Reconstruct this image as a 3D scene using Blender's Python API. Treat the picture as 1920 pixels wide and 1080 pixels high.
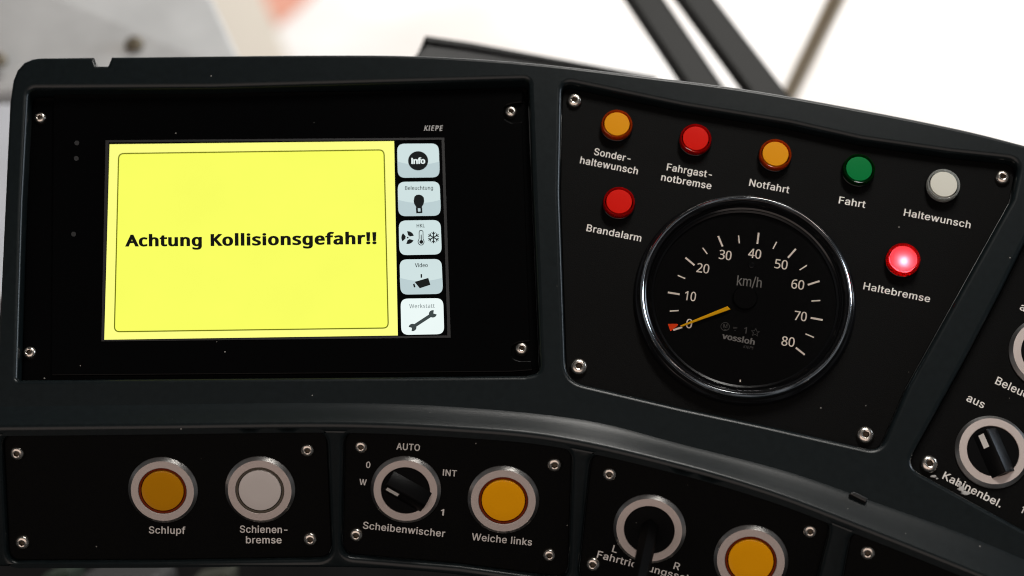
import bpy, bmesh, math, random
from mathutils import Vector, Matrix
from mathutils.geometry import delaunay_2d_cdt

random.seed(4)
for o in list(bpy.data.objects):
    bpy.data.objects.remove(o)
SC = bpy.context.scene
COL = SC.collection
R_ = math.radians

# ------------------------------------------------------------------ camera
PITCH = R_(30)
FPX = 3660.0                      # focal length in pixels of a 1920 px wide frame
CAM = Vector((0, 0, 1.9))
RT = Vector((1, 0, 0))
FW = Vector((0, math.cos(PITCH), -math.sin(PITCH)))
UPV = Vector((0, math.sin(PITCH), math.cos(PITCH)))
DIST = 0.84
cd = bpy.data.cameras.new('camera')
cam = bpy.data.objects.new('camera', cd)
COL.objects.link(cam)
cam.location = CAM
cam.rotation_euler = (R_(90) - PITCH, 0, 0)
cd.sensor_width = 36
cd.lens = FPX / 1920 * 36
cd.clip_start = 0.02
cd.clip_end = 60
cd.dof.use_dof = True
cd.dof.focus_distance = 0.842
cd.dof.aperture_fstop = 5.4
SC.camera = cam

# ------------------------------------------------------------------ world and lamps
w = bpy.data.worlds.new('World')
SC.world = w
w.use_nodes = True
bgn = w.node_tree.nodes['Background']
bgn.inputs[0].default_value = (0.9, 0.95, 1.0, 1)
bgn.inputs[1].default_value = 1.0
# noise blotches as a dim surrounding glow, added for streaky reflections
_nt = w.node_tree
_tc = _nt.nodes.new('ShaderNodeTexCoord')
_nz = _nt.nodes.new('ShaderNodeTexNoise')
_nz.inputs['Scale'].default_value = 2.6
_nz.inputs['Detail'].default_value = 2
_rp = _nt.nodes.new('ShaderNodeValToRGB')
_rp.color_ramp.elements[0].position = 0.46
_rp.color_ramp.elements[0].color = (0.012, 0.013, 0.014, 1)
_rp.color_ramp.elements[1].position = 0.66
_rp.color_ramp.elements[1].color = (0.20, 0.21, 0.22, 1)
_nt.links.new(_tc.outputs['Generated'], _nz.inputs['Vector'])
_nt.links.new(_nz.outputs['Fac'], _rp.inputs['Fac'])
_nt.links.new(_rp.outputs['Color'], bgn.inputs[0])


def area(name, loc, target, sx, sy, power, color):
    d = bpy.data.lights.new(name, 'AREA')
    d.shape = 'RECTANGLE'
    d.size = sx
    d.size_y = sy
    d.energy = power
    d.color = color
    o = bpy.data.objects.new(name, d)
    COL.objects.link(o)
    o.location = loc
    o.rotation_euler = (Vector(target) - Vector(loc)).to_track_quat('-Z', 'Y').to_euler()
    return o


CENTER = CAM + FW * DIST
area('cab_ceiling_lamp', (0.28, 0.93, 2.75), (0.05, 0.73, 1.48), 0.55, 0.16, 10.8, (1.0, 0.97, 0.92))
area('rear_fill_light', (-0.3, -0.9, 2.35), (0, 0.73, 1.45), 2.4, 1.4, 15, (1.0, 0.82, 0.73))  # unseen soft warm fill behind the camera, added to light the front
area('side_window_light', (1.5, 1.12, 1.88), (0, 0.73, 1.48), 0.35, 0.9, 16, (0.78, 0.88, 1.0))
area('hall_lamp', (1.6, 6.8, 4.2), (1.0, 6.4, 0), 5, 4, 540, (1.0, 0.97, 0.93))

SC.view_settings.view_transform = 'Standard'
SC.view_settings.look = 'None'
SC.view_settings.exposure = 0
SC.view_settings.gamma = 1
SC.view_settings.use_curve_mapping = False
SC.cycles.use_denoising = True
SC.cycles.max_bounces = 8
SC.cycles.filter_width = 1.05
SC.cycles.caustics_reflective = False
SC.cycles.caustics_refractive = True


# ------------------------------------------------------------------ picking points on real planes
def ray(px, py):
    return FW + RT * ((px - 960) / FPX) - UPV * ((py - 540) / FPX)


def project(X):
    d = X - CAM
    z = d.dot(FW)
    return (960 + FPX * d.dot(RT) / z, 540 - FPX * d.dot(UPV) / z)


def at(px, py, depth):
    return CAM + ray(px, py) * depth


class Plane:
    def __init__(self, O, n):
        self.O, self.n = O, n.normalized()

    def hit(self, px, py, w=0.0):
        d = ray(px, py)
        t = (self.O + self.n * w - CAM).dot(self.n) / d.dot(self.n)
        return CAM + d * t

    def nrm(self, px, py):
        return self.n


class Shifted:
    """the same surface, sunk or raised along its normal"""
    def __init__(self, base, w):
        self.base, self.w = base, w

    def hit(self, px, py, w=0.0):
        return self.base.hit(px, py, self.w + w)

    def nrm(self, px, py):
        return self.base.nrm(px, py)


ELEV_TOP, ELEV_FRONT = R_(49), R_(16)
NU = Vector((0, -math.cos(ELEV_TOP), math.sin(ELEV_TOP)))
TOP = Plane(CENTER, NU)


def interp(pts, x):
    """smooth curve through pts (Catmull-Rom in x)"""
    n = len(pts)
    i = 0
    while i < n - 2 and x > pts[i + 1][0]:
        i += 1
    (x0, y0), (x1, y1) = pts[i], pts[i + 1]
    m0 = (y1 - pts[i - 1][1]) / (x1 - pts[i - 1][0]) if i > 0 else (y1 - y0) / (x1 - x0)
    m1 = (pts[i + 2][1] - y0) / (pts[i + 2][0] - x0) if i + 2 < n else (y1 - y0) / (x1 - x0)
    h = x1 - x0
    t = (x - x0) / h
    return ((2*t**3 - 3*t**2 + 1) * y0 + (t**3 - 2*t**2 + t) * h * m0 + (-2*t**3 + 3*t**2) * y1 + (t**3 - t**2) * h * m1)


CREASE = [(-120, 766), (0, 765), (300, 761), (640, 758), (860, 766), (1100, 791), (1280, 836), (1480, 888), (1640, 944), (1800, 1002), (1920, 1052), (2050, 1112)]
RIDGE = [(-120, 795), (0, 795), (300, 792), (640, 789), (860, 798), (1040, 815), (1280, 868), (1450, 919), (1600, 976), (1750, 1036), (1920, 1106), (2050, 1166)]
W_RIDGE, R_RIDGE = 0.0045, 0.0028


def ridge_frame(px):
    B0, B1 = TOP.hit(px - 4, interp(RIDGE, px - 4), W_RIDGE), TOP.hit(px + 4, interp(RIDGE, px + 4), W_RIDGE)
    A, B = TOP.hit(px, interp(CREASE, px), 0.0), TOP.hit(px, interp(RIDGE, px), W_RIDGE)
    e = (B1 - B0).normalized()
    nS = (B - A).cross(e).normalized()
    dp = e.cross(NU).normalized()
    th = ELEV_TOP - ELEV_FRONT
    nF = (NU * math.cos(th) + dp * math.sin(th)).normalized()
    c = B - nS * R_RIDGE
    return A, B, e, nS, nF, c


class Front:
    """front of the console below the ridge: bends with the ridge"""
    def __init__(self):
        self.cache = {}

    def plane(self, px):
        k = round(px)
        if k not in self.cache:
            A, B, e, nS, nF, c = ridge_frame(k)
            self.cache[k] = Plane(c + nF * R_RIDGE, nF)
        return self.cache[k]

    def hit(self, px, py, w=0.0):
        return self.plane(px).hit(px, py, w)

    def nrm(self, px, py):
        return self.plane(px).n


FRONT = Front()


# ------------------------------------------------------------------ materials
def mat(name, base, rough=0.5, metal=0.0, emit=None, emit_strength=1.0, coat=0.0, spec=0.5, grain=0.0, grain_scale=2500, dust=0.0,
        dust_scale=260, var=0.0, var_scale=35, emit_var=0.0):
    m = bpy.data.materials.new(name)
    m.use_nodes = True
    nt = m.node_tree
    b = nt.nodes['Principled BSDF']
    b.inputs['Base Color'].default_value = (*base, 1)
    b.inputs['Roughness'].default_value = rough
    b.inputs['Metallic'].default_value = metal
    b.inputs['Specular IOR Level'].default_value = spec
    b.inputs['Coat Weight'].default_value = coat
    b.inputs['Coat Roughness'].default_value = 0.06
    if emit:
        b.inputs['Emission Color'].default_value = (*emit, 1)
        b.inputs['Emission Strength'].default_value = emit_strength
    geo = nt.nodes.new('ShaderNodeNewGeometry')
    P = geo.outputs['Position']
    col = None
    if var:
        n = nt.nodes.new('ShaderNodeTexNoise')
        n.inputs['Scale'].default_value = var_scale
        n.inputs['Detail'].default_value = 6
        nt.links.new(P, n.inputs['Vector'])
        r = nt.nodes.new('ShaderNodeValToRGB')
        r.color_ramp.elements[0].position = 0.3
        r.color_ramp.elements[1].position = 0.7
        r.color_ramp.elements[0].color = (*[c * (1 - var) for c in base], 1)
        r.color_ramp.elements[1].color = (*[min(1, c * (1 + var)) for c in base], 1)
        nt.links.new(n.outputs['Fac'], r.inputs['Fac'])
        col = r.outputs['Color']
        mr = nt.nodes.new('ShaderNodeMapRange')
        mr.inputs['To Min'].default_value = max(0.02, rough * (1 - 0.5 * var))
        mr.inputs['To Max'].default_value = min(1, rough * (1 + 0.5 * var))
        nt.links.new(n.outputs['Fac'], mr.inputs['Value'])
        nt.links.new(mr.outputs['Result'], b.inputs['Roughness'])
    if emit_var:
        n = nt.nodes.new('ShaderNodeTexNoise')
        n.inputs['Scale'].default_value = 45
        n.inputs['Detail'].default_value = 4
        nt.links.new(P, n.inputs['Vector'])
        mr = nt.nodes.new('ShaderNodeMapRange')
        mr.inputs['From Min'].default_value = 0.3
        mr.inputs['From Max'].default_value = 0.7
        mr.inputs['To Min'].default_value = emit_strength * (1 - emit_var)
        mr.inputs['To Max'].default_value = emit_strength * (1 + emit_var * 0.5)
        nt.links.new(n.outputs['Fac'], mr.inputs['Value'])
        nt.links.new(mr.outputs['Result'], b.inputs['Emission Strength'])
    if dust:
        v = nt.nodes.new('ShaderNodeTexVoronoi')
        v.inputs['Scale'].default_value = dust_scale
        nt.links.new(P, v.inputs['Vector'])
        sep = nt.nodes.new('ShaderNodeSeparateColor')
        nt.links.new(v.outputs['Color'], sep.inputs['Color'])
        lt = nt.nodes.new('ShaderNodeMath')
        lt.operation = 'LESS_THAN'
        lt.inputs[1].default_value = dust
        nt.links.new(sep.outputs['Red'], lt.inputs[0])
        rad = nt.nodes.new('ShaderNodeMath')
        rad.operation = 'MULTIPLY'
        rad.inputs[1].default_value = 0.10
        nt.links.new(sep.outputs['Green'], rad.inputs[0])
        d2 = nt.nodes.new('ShaderNodeMath')
        d2.operation = 'LESS_THAN'
        nt.links.new(v.outputs['Distance'], d2.inputs[0])
        nt.links.new(rad.outputs[0], d2.inputs[1])
        mu = nt.nodes.new('ShaderNodeMath')
        mu.operation = 'MULTIPLY'
        nt.links.new(lt.outputs[0], mu.inputs[0])
        nt.links.new(d2.outputs[0], mu.inputs[1])
        mx = nt.nodes.new('ShaderNodeMix')
        mx.data_type = 'RGBA'
        mx.inputs['A'].default_value = (*base, 1)
        mx.inputs['B'].default_value = (0.22, 0.215, 0.20, 1)
        if col:
            nt.links.new(col, mx.inputs['A'])
        nt.links.new(mu.outputs[0], mx.inputs['Factor'])
        col = mx.outputs['Result']
    if col:
        nt.links.new(col, b.inputs['Base Color'])
    if grain:
        n = nt.nodes.new('ShaderNodeTexNoise')
        n.inputs['Scale'].default_value = grain_scale
        n.inputs['Detail'].default_value = 2
        nt.links.new(P, n.inputs['Vector'])
        bp = nt.nodes.new('ShaderNodeBump')
        bp.inputs['Strength'].default_value = grain
        bp.inputs['Distance'].default_value = 0.0003
        nt.links.new(n.outputs['Fac'], bp.inputs['Height'])
        nt.links.new(bp.outputs['Normal'], b.inputs['Normal'])
    return m


def floor_mat():
    """white sheet floor with broad warm patches"""
    m = mat('white_hall_floor', (0.78, 0.76, 0.74), 0.6)
    nt = m.node_tree
    b = nt.nodes['Principled BSDF']
    g = nt.nodes.new('ShaderNodeNewGeometry')
    n = nt.nodes.new('ShaderNodeTexNoise')
    n.inputs['Scale'].default_value = 1.9
    n.inputs['Detail'].default_value = 3
    r = nt.nodes.new('ShaderNodeValToRGB')
    r.color_ramp.elements[0].position = 0.36
    r.color_ramp.elements[0].color = (0.70, 0.665, 0.64, 1)
    r.color_ramp.elements[1].position = 0.60
    r.color_ramp.elements[1].color = (0.81, 0.80, 0.795, 1)
    nt.links.new(g.outputs['Position'], n.inputs['Vector'])
    nt.links.new(n.outputs['Fac'], r.inputs['Fac'])
    nt.links.new(r.outputs['Color'], b.inputs['Base Color'])
    return m


M = {
    'housing': mat('dark_housing_plastic', (0.0046, 0.0074, 0.0083), 0.30, spec=0.25, grain=0.03, grain_scale=1200, dust=0.07, var=0.13, var_scale=420),
    'panel': mat('black_panel_paint', (0.0012, 0.0012, 0.0011), 0.55, grain=0.22, grain_scale=2200, dust=0.07, spec=0.07, var=0.75, var_scale=1300),
    'glassy': mat('black_display_front', (0.0010, 0.0010, 0.0011), 0.25, dust=0.035, spec=0.06),
    'print': mat('pale_printing', (0.74, 0.72, 0.68), 0.6, spec=0.2, var=0.08),
    'print_dim': mat('grey_printing', (0.20, 0.20, 0.195), 0.6, spec=0.2),
    'print_faint': mat('faint_printing', (0.075, 0.075, 0.075), 0.6, spec=0.2),
    'steel': mat('steel', (0.52, 0.48, 0.43), 0.27, 1.0, grain=0.15, grain_scale=1800),
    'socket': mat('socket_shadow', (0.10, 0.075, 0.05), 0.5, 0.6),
    'alu': mat('satin_aluminium', (0.64, 0.56, 0.52), 0.44, 0.75, grain=0.08, grain_scale=4000),
    'alu_edge': mat('machined_aluminium_edge', (0.50, 0.48, 0.46), 0.33, 1.0, grain=0.05, grain_scale=4000),
    'knob': mat('black_knob_plastic', (0.0018, 0.0018, 0.002), 0.36, spec=0.10, dust=0.07, dust_scale=500),
    'chrome': mat('dark_chrome', (0.62, 0.63, 0.65), 0.12, 1.0),
    'bezelblack': mat('black_bezel_lacquer', (0.004, 0.004, 0.0045), 0.16, spec=0.3),
    'dial': mat('dial_black', (0.0012, 0.0012, 0.0013), 0.6, dust=0.04, spec=0.06),
    'print_dial': mat('dial_printing', (0.95, 0.88, 0.79), 0.6, spec=0.1),
    'print_mid': mat('mid_grey_printing', (0.42, 0.42, 0.41), 0.6, spec=0.1),
    'lever': mat('black_lever', (0.0008, 0.0008, 0.0008), 0.6, spec=0.04),
    'needle': mat('orange_needle', (1.0, 0.52, 0.008), 0.7, spec=0.05),
    'marker': mat('red_marker', (1.0, 0.075, 0.012), 0.7, spec=0.05),
    'amber': mat('amber_lens', (0.70, 0.285, 0.008), 0.4, spec=0.05),
    'amber_rim': mat('deep_amber_plastic', (0.30, 0.075, 0.004), 0.16, spec=0.4),
    'red': mat('red_lens', (0.62, 0.010, 0.005), 0.4, spec=0.05),
    'red_rim': mat('deep_red_plastic', (0.30, 0.006, 0.004), 0.16, spec=0.4),
    'green': mat('green_lens', (0.002, 0.17, 0.04), 0.4, spec=0.05),
    'green_rim': mat('deep_green_plastic', (0.001, 0.018, 0.006), 0.16, spec=0.4),
    'white': mat('white_lens', (0.66, 0.66, 0.58), 0.4, spec=0.05),
    'white_rim': mat('clear_grey_plastic', (0.24, 0.24, 0.23), 0.14, spec=0.5),
    'milk': mat('milky_lens', (0.62, 0.58, 0.55), 0.4, spec=0.05),
    'milk_rim': mat('smoky_plastic', (0.10, 0.085, 0.065), 0.2, spec=0.4),
    'btn_amber': mat('amber_button_lens', (0.58, 0.245, 0.004), 0.10, spec=0.3),
    'btn_yellow': mat('yellow_amber_button_lens', (0.98, 0.42, 0.004), 0.10, spec=0.3),
    'btn_rim': mat('brown_red_button_rim', (0.17, 0.020, 0.003), 0.2, spec=0.4),
    'residue': mat('white_residue', (0.45, 0.45, 0.44), 0.8, grain=0.6, grain_scale=900),
    'tab': mat('black_tab', (0.006, 0.006, 0.006), 0.4),
    'grey': mat('grey_trim_plastic', (0.52, 0.52, 0.51), 0.55, var=0.08),
    'pale': mat('pale_trim_plastic', (0.62, 0.64, 0.68), 0.5, var=0.05),
    'cream': mat('cream_floor_paint', (0.58, 0.53, 0.46), 0.5),
    'floor': floor_mat(),
    'salmon': mat('salmon_paint', (0.62, 0.28, 0.20), 0.6),
    'darkgrey': mat('dark_grey_casing', (0.012, 0.0115, 0.0105), 0.5, var=0.1),
    'rubber': mat('black_rubber', (0.010, 0.010, 0.009), 0.5, spec=0.3),
    'beige': mat('beige_glow_paint', (0.60, 0.50, 0.38), 0.5),
    'brown': mat('brown_metal', (0.12, 0.08, 0.035), 0.45, 0.2),
    'bronze': mat('bronze_screw', (0.16, 0.13, 0.085), 0.5, 0.4),
    'cabfloor': mat('dark_cab_floor', (0.02, 0.02, 0.02), 0.7, var=0.3),
    'pedal': mat('grey_footrest', (0.016, 0.015, 0.014), 0.6),
    'greenbag': mat('green_cloth', (0.004, 0.013, 0.003), 0.8),
}


def lin(r, g, b):
    f = lambda c: ((c / 255 + 0.055) / 1.055) ** 2.4 if c > 10 else c / 255 / 12.92
    return (f(r), f(g), f(b))


def screen_mat(name, rgb, s=1.0):
    return mat(name, (0.004, 0.004, 0.004), 0.35, emit=lin(*rgb), emit_strength=s, spec=0.15, emit_var=0.018)


M['scr_yellow'] = screen_mat('screen_yellow', (250, 255, 98))
M['scr_border'] = screen_mat('screen_pale_yellow', (254, 255, 132))
M['scr_line'] = screen_mat('screen_olive_line', (112, 116, 10))
M['scr_black'] = screen_mat('screen_black', (4, 6, 2))
M['scr_key_top'] = screen_mat('screen_key_pale', (208, 226, 226))
M['scr_key_low'] = screen_mat('screen_key_blue', (188, 207, 210))
M['scr_key_white'] = screen_mat('screen_key_white', (236, 248, 246))
M['scr_icon'] = screen_mat('screen_icon', (14, 18, 19))
M['scr_icon_soft'] = screen_mat('screen_icon_soft', (58, 68, 68))
M['scr_grey'] = screen_mat('screen_text_grey', (126, 138, 138))


def glass_mat():
    m = bpy.data.materials.new('clear_cover_glass')
    m.use_nodes = True
    nt = m.node_tree
    nt.nodes.clear()
    out = nt.nodes.new('ShaderNodeOutputMaterial')
    tr = nt.nodes.new('ShaderNodeBsdfTransparent')
    gl = nt.nodes.new('ShaderNodeBsdfGlossy')
    gl.inputs['Roughness'].default_value = 0.03
    fr = nt.nodes.new('ShaderNodeFresnel')
    fr.inputs['IOR'].default_value = 1.35
    mx = nt.nodes.new('ShaderNodeMixShader')
    nt.links.new(fr.outputs[0], mx.inputs[0])
    nt.links.new(tr.outputs[0], mx.inputs[1])
    nt.links.new(gl.outputs[0], mx.inputs[2])
    nt.links.new(mx.outputs[0], out.inputs[0])
    return m


M['glass'] = glass_mat()


def lit_lens_mat():
    """thin red lens: lets the lamp behind it glow through"""
    m = bpy.data.materials.new('lit_red_lens')
    m.use_nodes = True
    nt = m.node_tree
    b = nt.nodes['Principled BSDF']
    b.inputs['Base Color'].default_value = (0.62, 0.02, 0.02, 1)
    b.inputs['Roughness'].default_value = 0.3
    b.inputs['Coat Weight'].default_value = 0.25
    out = nt.nodes['Material Output']
    tl = nt.nodes.new('ShaderNodeBsdfTranslucent')
    tl.inputs['Color'].default_value = (0.95, 0.085, 0.115, 1)
    mx = nt.nodes.new('ShaderNodeMixShader')
    mx.inputs[0].default_value = 0.75
    nt.links.new(b.outputs[0], mx.inputs[1])
    nt.links.new(tl.outputs[0], mx.inputs[2])
    nt.links.new(mx.outputs[0], out.inputs[0])
    return m




def clear_mat(name, col):
    """clear coloured plastic"""
    m = bpy.data.materials.new(name)
    m.use_nodes = True
    b = m.node_tree.nodes['Principled BSDF']
    b.inputs['Base Color'].default_value = (*col, 1)
    b.inputs['Roughness'].default_value = 0.08
    b.inputs['IOR'].default_value = 1.45
    b.inputs['Transmission Weight'].default_value = 1.0
    # cloudy share: light that scatters inside the plastic
    nt = m.node_tree
    tl = nt.nodes.new('ShaderNodeBsdfTranslucent')
    tl.inputs['Color'].default_value = (*[c * c for c in col], 1)
    df = nt.nodes.new('ShaderNodeBsdfDiffuse')
    df.inputs['Color'].default_value = (*[c * c * .6 for c in col], 1)
    m1 = nt.nodes.new('ShaderNodeMixShader')
    m1.inputs[0].default_value = 0.5
    nt.links.new(tl.outputs[0], m1.inputs[1])
    nt.links.new(df.outputs[0], m1.inputs[2])
    m2 = nt.nodes.new('ShaderNodeMixShader')
    m2.inputs[0].default_value = 0.62
    nt.links.new(b.outputs[0], m2.inputs[1])
    nt.links.new(m1.outputs[0], m2.inputs[2])
    nt.links.new(m2.outputs[0], nt.nodes['Material Output'].inputs[0])
    return m


for k_, c_ in (('amber', (0.85, 0.30, 0.01)), ('red', (0.85, 0.02, 0.012)), ('green', (0.01, 0.25, 0.07)), ('white', (0.85, 0.86, 0.84))):
    M[k_ + '_rim'] = clear_mat('clear_%s_plastic' % k_, c_)
M['lit_red'] = lit_lens_mat()
M['bulb'] = mat('lamp_bulb', (0.8, 0.8, 0.8), 0.5, emit=(1.0, 0.75, 0.75), emit_strength=95)

# ------------------------------------------------------------------ objects
MW = {}


def props(o, label=None, cat=None, group=None, kind=None):
    for k, v in (('label', label), ('category', cat), ('group', group), ('kind', kind)):
        if v:
            o[k] = v
    return o


def thing(name, mw, label, cat, group=None):
    o = bpy.data.objects.new(name, None)
    COL.objects.link(o)
    o.empty_display_size = 0.01
    o.matrix_world = mw
    MW[o.name] = mw.copy()
    return props(o, label, cat, group)


def frame(X, n, u=RT):
    z = n.normalized()
    x = (u - z * u.dot(z)).normalized()
    y = z.cross(x)
    m = Matrix((x, y, z)).transposed().to_4x4()
    m.translation = X
    return m


def obj(name, me, mats, parent=None, local=False):
    """link mesh me; its vertices are in world space, or in the parent's space when local"""
    if not isinstance(mats, (list, tuple)):
        mats = [mats]
    for m in mats:
        me.materials.append(M[m] if isinstance(m, str) else m)
    o = bpy.data.objects.new(name, me)
    COL.objects.link(o)
    pm = MW[parent.name] if parent else Matrix.Identity(4)
    if local:
        ml = Matrix.Identity(4)
    else:
        n = max(1, len(me.vertices))
        c = sum((v.co for v in me.vertices), Vector()) / n
        mw = Matrix.Translation(c)
        if parent:
            q = pm.to_quaternion().to_matrix().to_4x4()
            mw = mw @ q
        me.transform(mw.inverted())
        ml = pm.inverted() @ mw
    if parent:
        o.parent = parent
        o.matrix_parent_inverse = Matrix.Identity(4)
    o.matrix_basis = ml
    MW[o.name] = pm @ ml
    return o


def mesh(name, verts, faces, smooth=False, mi=None):
    me = bpy.data.meshes.new(name)
    me.from_pydata([tuple(v) for v in verts], [], faces)
    if smooth:
        me.polygons.foreach_set('use_smooth', [True] * len(faces))
    if mi:
        me.polygons.foreach_set('material_index', mi)
    me.update()
    return me


def weld(me, d=1e-6, angle=None):
    bm = bmesh.new()
    bm.from_mesh(me)
    bmesh.ops.remove_doubles(bm, verts=bm.verts, dist=d)
    bmesh.ops.recalc_face_normals(bm, faces=bm.faces)
    if angle:
        for e in bm.edges:
            if len(e.link_faces) == 2 and e.calc_face_angle(0) > angle:
                e.smooth = False
    bm.to_mesh(me)
    bm.free()
    return me


# ------------------------------------------------------------------ 2D helpers
def rpoly(pts, seg=6):
    """polygon with rounded corners: (x, y) or (x, y, r)"""
    out = []
    n = len(pts)
    for i, p in enumerate(pts):
        r = p[2] if len(p) > 2 else 0
        c = Vector(p[:2])
        if r <= 0:
            out.append((c.x, c.y))
            continue
        a, b = Vector(pts[i - 1][:2]) - c, Vector(pts[(i + 1) % n][:2]) - c
        da, db = a.normalized(), b.normalized()
        t = min(r, a.length * 0.49, b.length * 0.49)
        p0, p2 = c + da * t, c + db * t
        for k in range(seg + 1):
            s = k / seg
            q = p0 * (1 - s) ** 2 + c * 2 * s * (1 - s) + p2 * s * s
            # between a quadratic and a true arc
            out.append((q.x, q.y))
    return out


def subdiv(pts, step):
    out = []
    n = len(pts)
    for i in range(n):
        a, b = Vector(pts[i]), Vector(pts[(i + 1) % n])
        k = max(1, int((b - a).length / step))
        for j in range(k):
            q = a.lerp(b, j / k)
            out.append((q.x, q.y))
    return out


def area2(p):
    return sum(p[i - 1][0] * p[i][1] - p[i][0] * p[i - 1][1] for i in range(len(p)))


def offset(pts, d):
    """move every point to the left of the loop's direction by d"""
    out = []
    n = len(pts)
    for i in range(n):
        p = Vector(pts[i])
        a, b = (p - Vector(pts[i - 1])), (Vector(pts[(i + 1) % n]) - p)
        if a.length < 1e-9 or b.length < 1e-9:
            out.append((p.x, p.y))
            continue
        na, nb = Vector((-a.y, a.x)).normalized(), Vector((-b.y, b.x)).normalized()
        m = na + nb
        if m.length < 0.35:
            m = na
        else:
            m = m / max(0.45, m.dot(na))
        out.append((p.x + m.x * d, p.y + m.y * d))
    return out


def wind(loops, x, y):
    wn = 0
    for L in loops:
        for i in range(len(L)):
            (x0, y0), (x1, y1) = L[i - 1], L[i]
            if y0 <= y:
                if y1 > y and (x1 - x0) * (y - y0) - (x - x0) * (y1 - y0) > 0:
                    wn += 1
            elif y1 <= y and (x1 - x0) * (y - y0) - (x - x0) * (y1 - y0) < 0:
                wn -= 1
    return wn


def fill(loops, grid=0):
    """triangles inside the loops (non-zero winding); grid adds inner points"""
    vs, es = [], []
    for L in loops:
        b = len(vs)
        vs += [Vector(p) for p in L]
        es += [(b + i, b + (i + 1) % len(L)) for i in range(len(L))]
    if grid:
        xs, ys = [v.x for v in vs], [v.y for v in vs]
        x = min(xs) + grid * .5
        while x < max(xs):
            y = min(ys) + grid * .5
            while y < max(ys):
                if wind(loops, x, y) != 0:
                    vs.append(Vector((x, y)))
                y += grid
            x += grid
    r = delaunay_2d_cdt(vs, es, [], 0, 1e-6)
    V = [(v.x, v.y) for v in r[0]]
    F = []
    for f in r[2]:
        cx, cy = sum(V[i][0] for i in f) / len(f), sum(V[i][1] for i in f) / len(f)
        if wind(loops, cx, cy) != 0:
            F.append(tuple(f))
    return V, F


def orient(L, ccw):
    return L if (area2(L) > 0) == ccw else L[::-1]


MPP = DIST / FPX


def plate(outline, holes, surf, thick, bev=0.0012, hbev=None, steps=4, grid=0):
    """a slab with rounded edges and openings; loops in picture points on the surface surf"""
    hbev = bev if hbev is None else hbev
    V, F, S = [], [], []
    loops = [(orient(outline, True), bev)] + [(orient(h, False), hbev) for h in holes]
    inner = []

    def add(px, py, dep):
        X = surf.hit(px, py)
        V.append(X - surf.nrm(px, py) * dep)
        return len(V) - 1
    for L, b in loops:
        rings = [[add(x, y, thick) for x, y in L]]
        last = L
        for k in range(steps + 1):
            a = k / steps * math.pi / 2
            last = offset(L, b * (1 - math.cos(a)) / MPP)
            rings.append([add(x, y, b * (1 - math.sin(a))) for x, y in last])
        inner.append(last)
        n = len(L)
        for r0, r1 in zip(rings, rings[1:]):
            for i in range(n):
                j = (i + 1) % n
                F.append((r0[i], r0[j], r1[j], r1[i]))
                S.append(True)
    fv, ff = fill(inner, grid)
    b0 = len(V)
    V += [surf.hit(x, y) for x, y in fv]
    F += [tuple(b0 + i for i in f) for f in ff]
    S += [bool(grid)] * len(ff)
    me = mesh('plate', V, F)
    me.polygons.foreach_set('use_smooth', S)
    me = weld(me, 2e-6, R_(40))
    return me


def sheet(loops, surf, w=0.0002, grid=0):
    fv, ff = fill(loops, grid)
    return mesh('sheet', [surf.hit(x, y, w) for x, y in fv], ff)


def join(ms):
    """one mesh out of several (world space), keeping material indices"""
    V, F, mi, sm = [], [], [], []
    for me in ms:
        b = len(V)
        V += [v.co.copy() for v in me.vertices]
        for p in me.polygons:
            F.append(tuple(b + i for i in p.vertices))
            mi.append(p.material_index)
            sm.append(p.use_smooth)
    out = mesh('joined', V, F, mi=mi)
    out.polygons.foreach_set('use_smooth', sm)
    return out


def lathe(prof, seg=64, mi=None, sharp=38):
    """profile [(r, z)] turned about local z"""
    V, F, MI = [], [], []
    idx = []
    for r, z in prof:
        if r <= 1e-9:
            idx.append([len(V)])
            V.append((0, 0, z))
        else:
            idx.append(list(range(len(V), len(V) + seg)))
            V += [(r * math.cos(2 * math.pi * k / seg), r * math.sin(2 * math.pi * k / seg), z) for k in range(seg)]
    for q, (a, b) in enumerate(zip(idx, idx[1:])):
        for k in range(seg):
            j = (k + 1) % seg
            if len(a) == 1 and len(b) == 1:
                continue
            if len(a) == 1:
                F.append((a[0], b[k], b[j]))
            elif len(b) == 1:
                F.append((a[k], a[j], b[0]))
            else:
                F.append((a[k], a[j], b[j], b[k]))
            MI.append(mi[q] if mi else 0)
    me = mesh('lathe', V, F, True, MI)
    return weld(me, 1e-8, R_(sharp))


def prism(poly2, z0, z1, bev=0.0):
    """extrude a convex local polygon from z0 to z1, with a small chamfer at the top"""
    P = orient(poly2, True)
    n = len(P)
    V, F = [], []
    rows = [(P, z0), (P, z1 - bev), (offset(P, bev), z1)] if bev else [(P, z0), (P, z1)]
    for L, z in rows:
        V += [(x, y, z) for x, y in L]
    for r in range(len(rows) - 1):
        for i in range(n):
            j = (i + 1) % n
            F.append((r * n + i, r * n + j, (r + 1) * n + j, (r + 1) * n + i))
    F.append(tuple(range((len(rows) - 1) * n, len(rows) * n)))
    F.append(tuple(reversed(range(n))))
    return mesh('prism', V, F)


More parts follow.
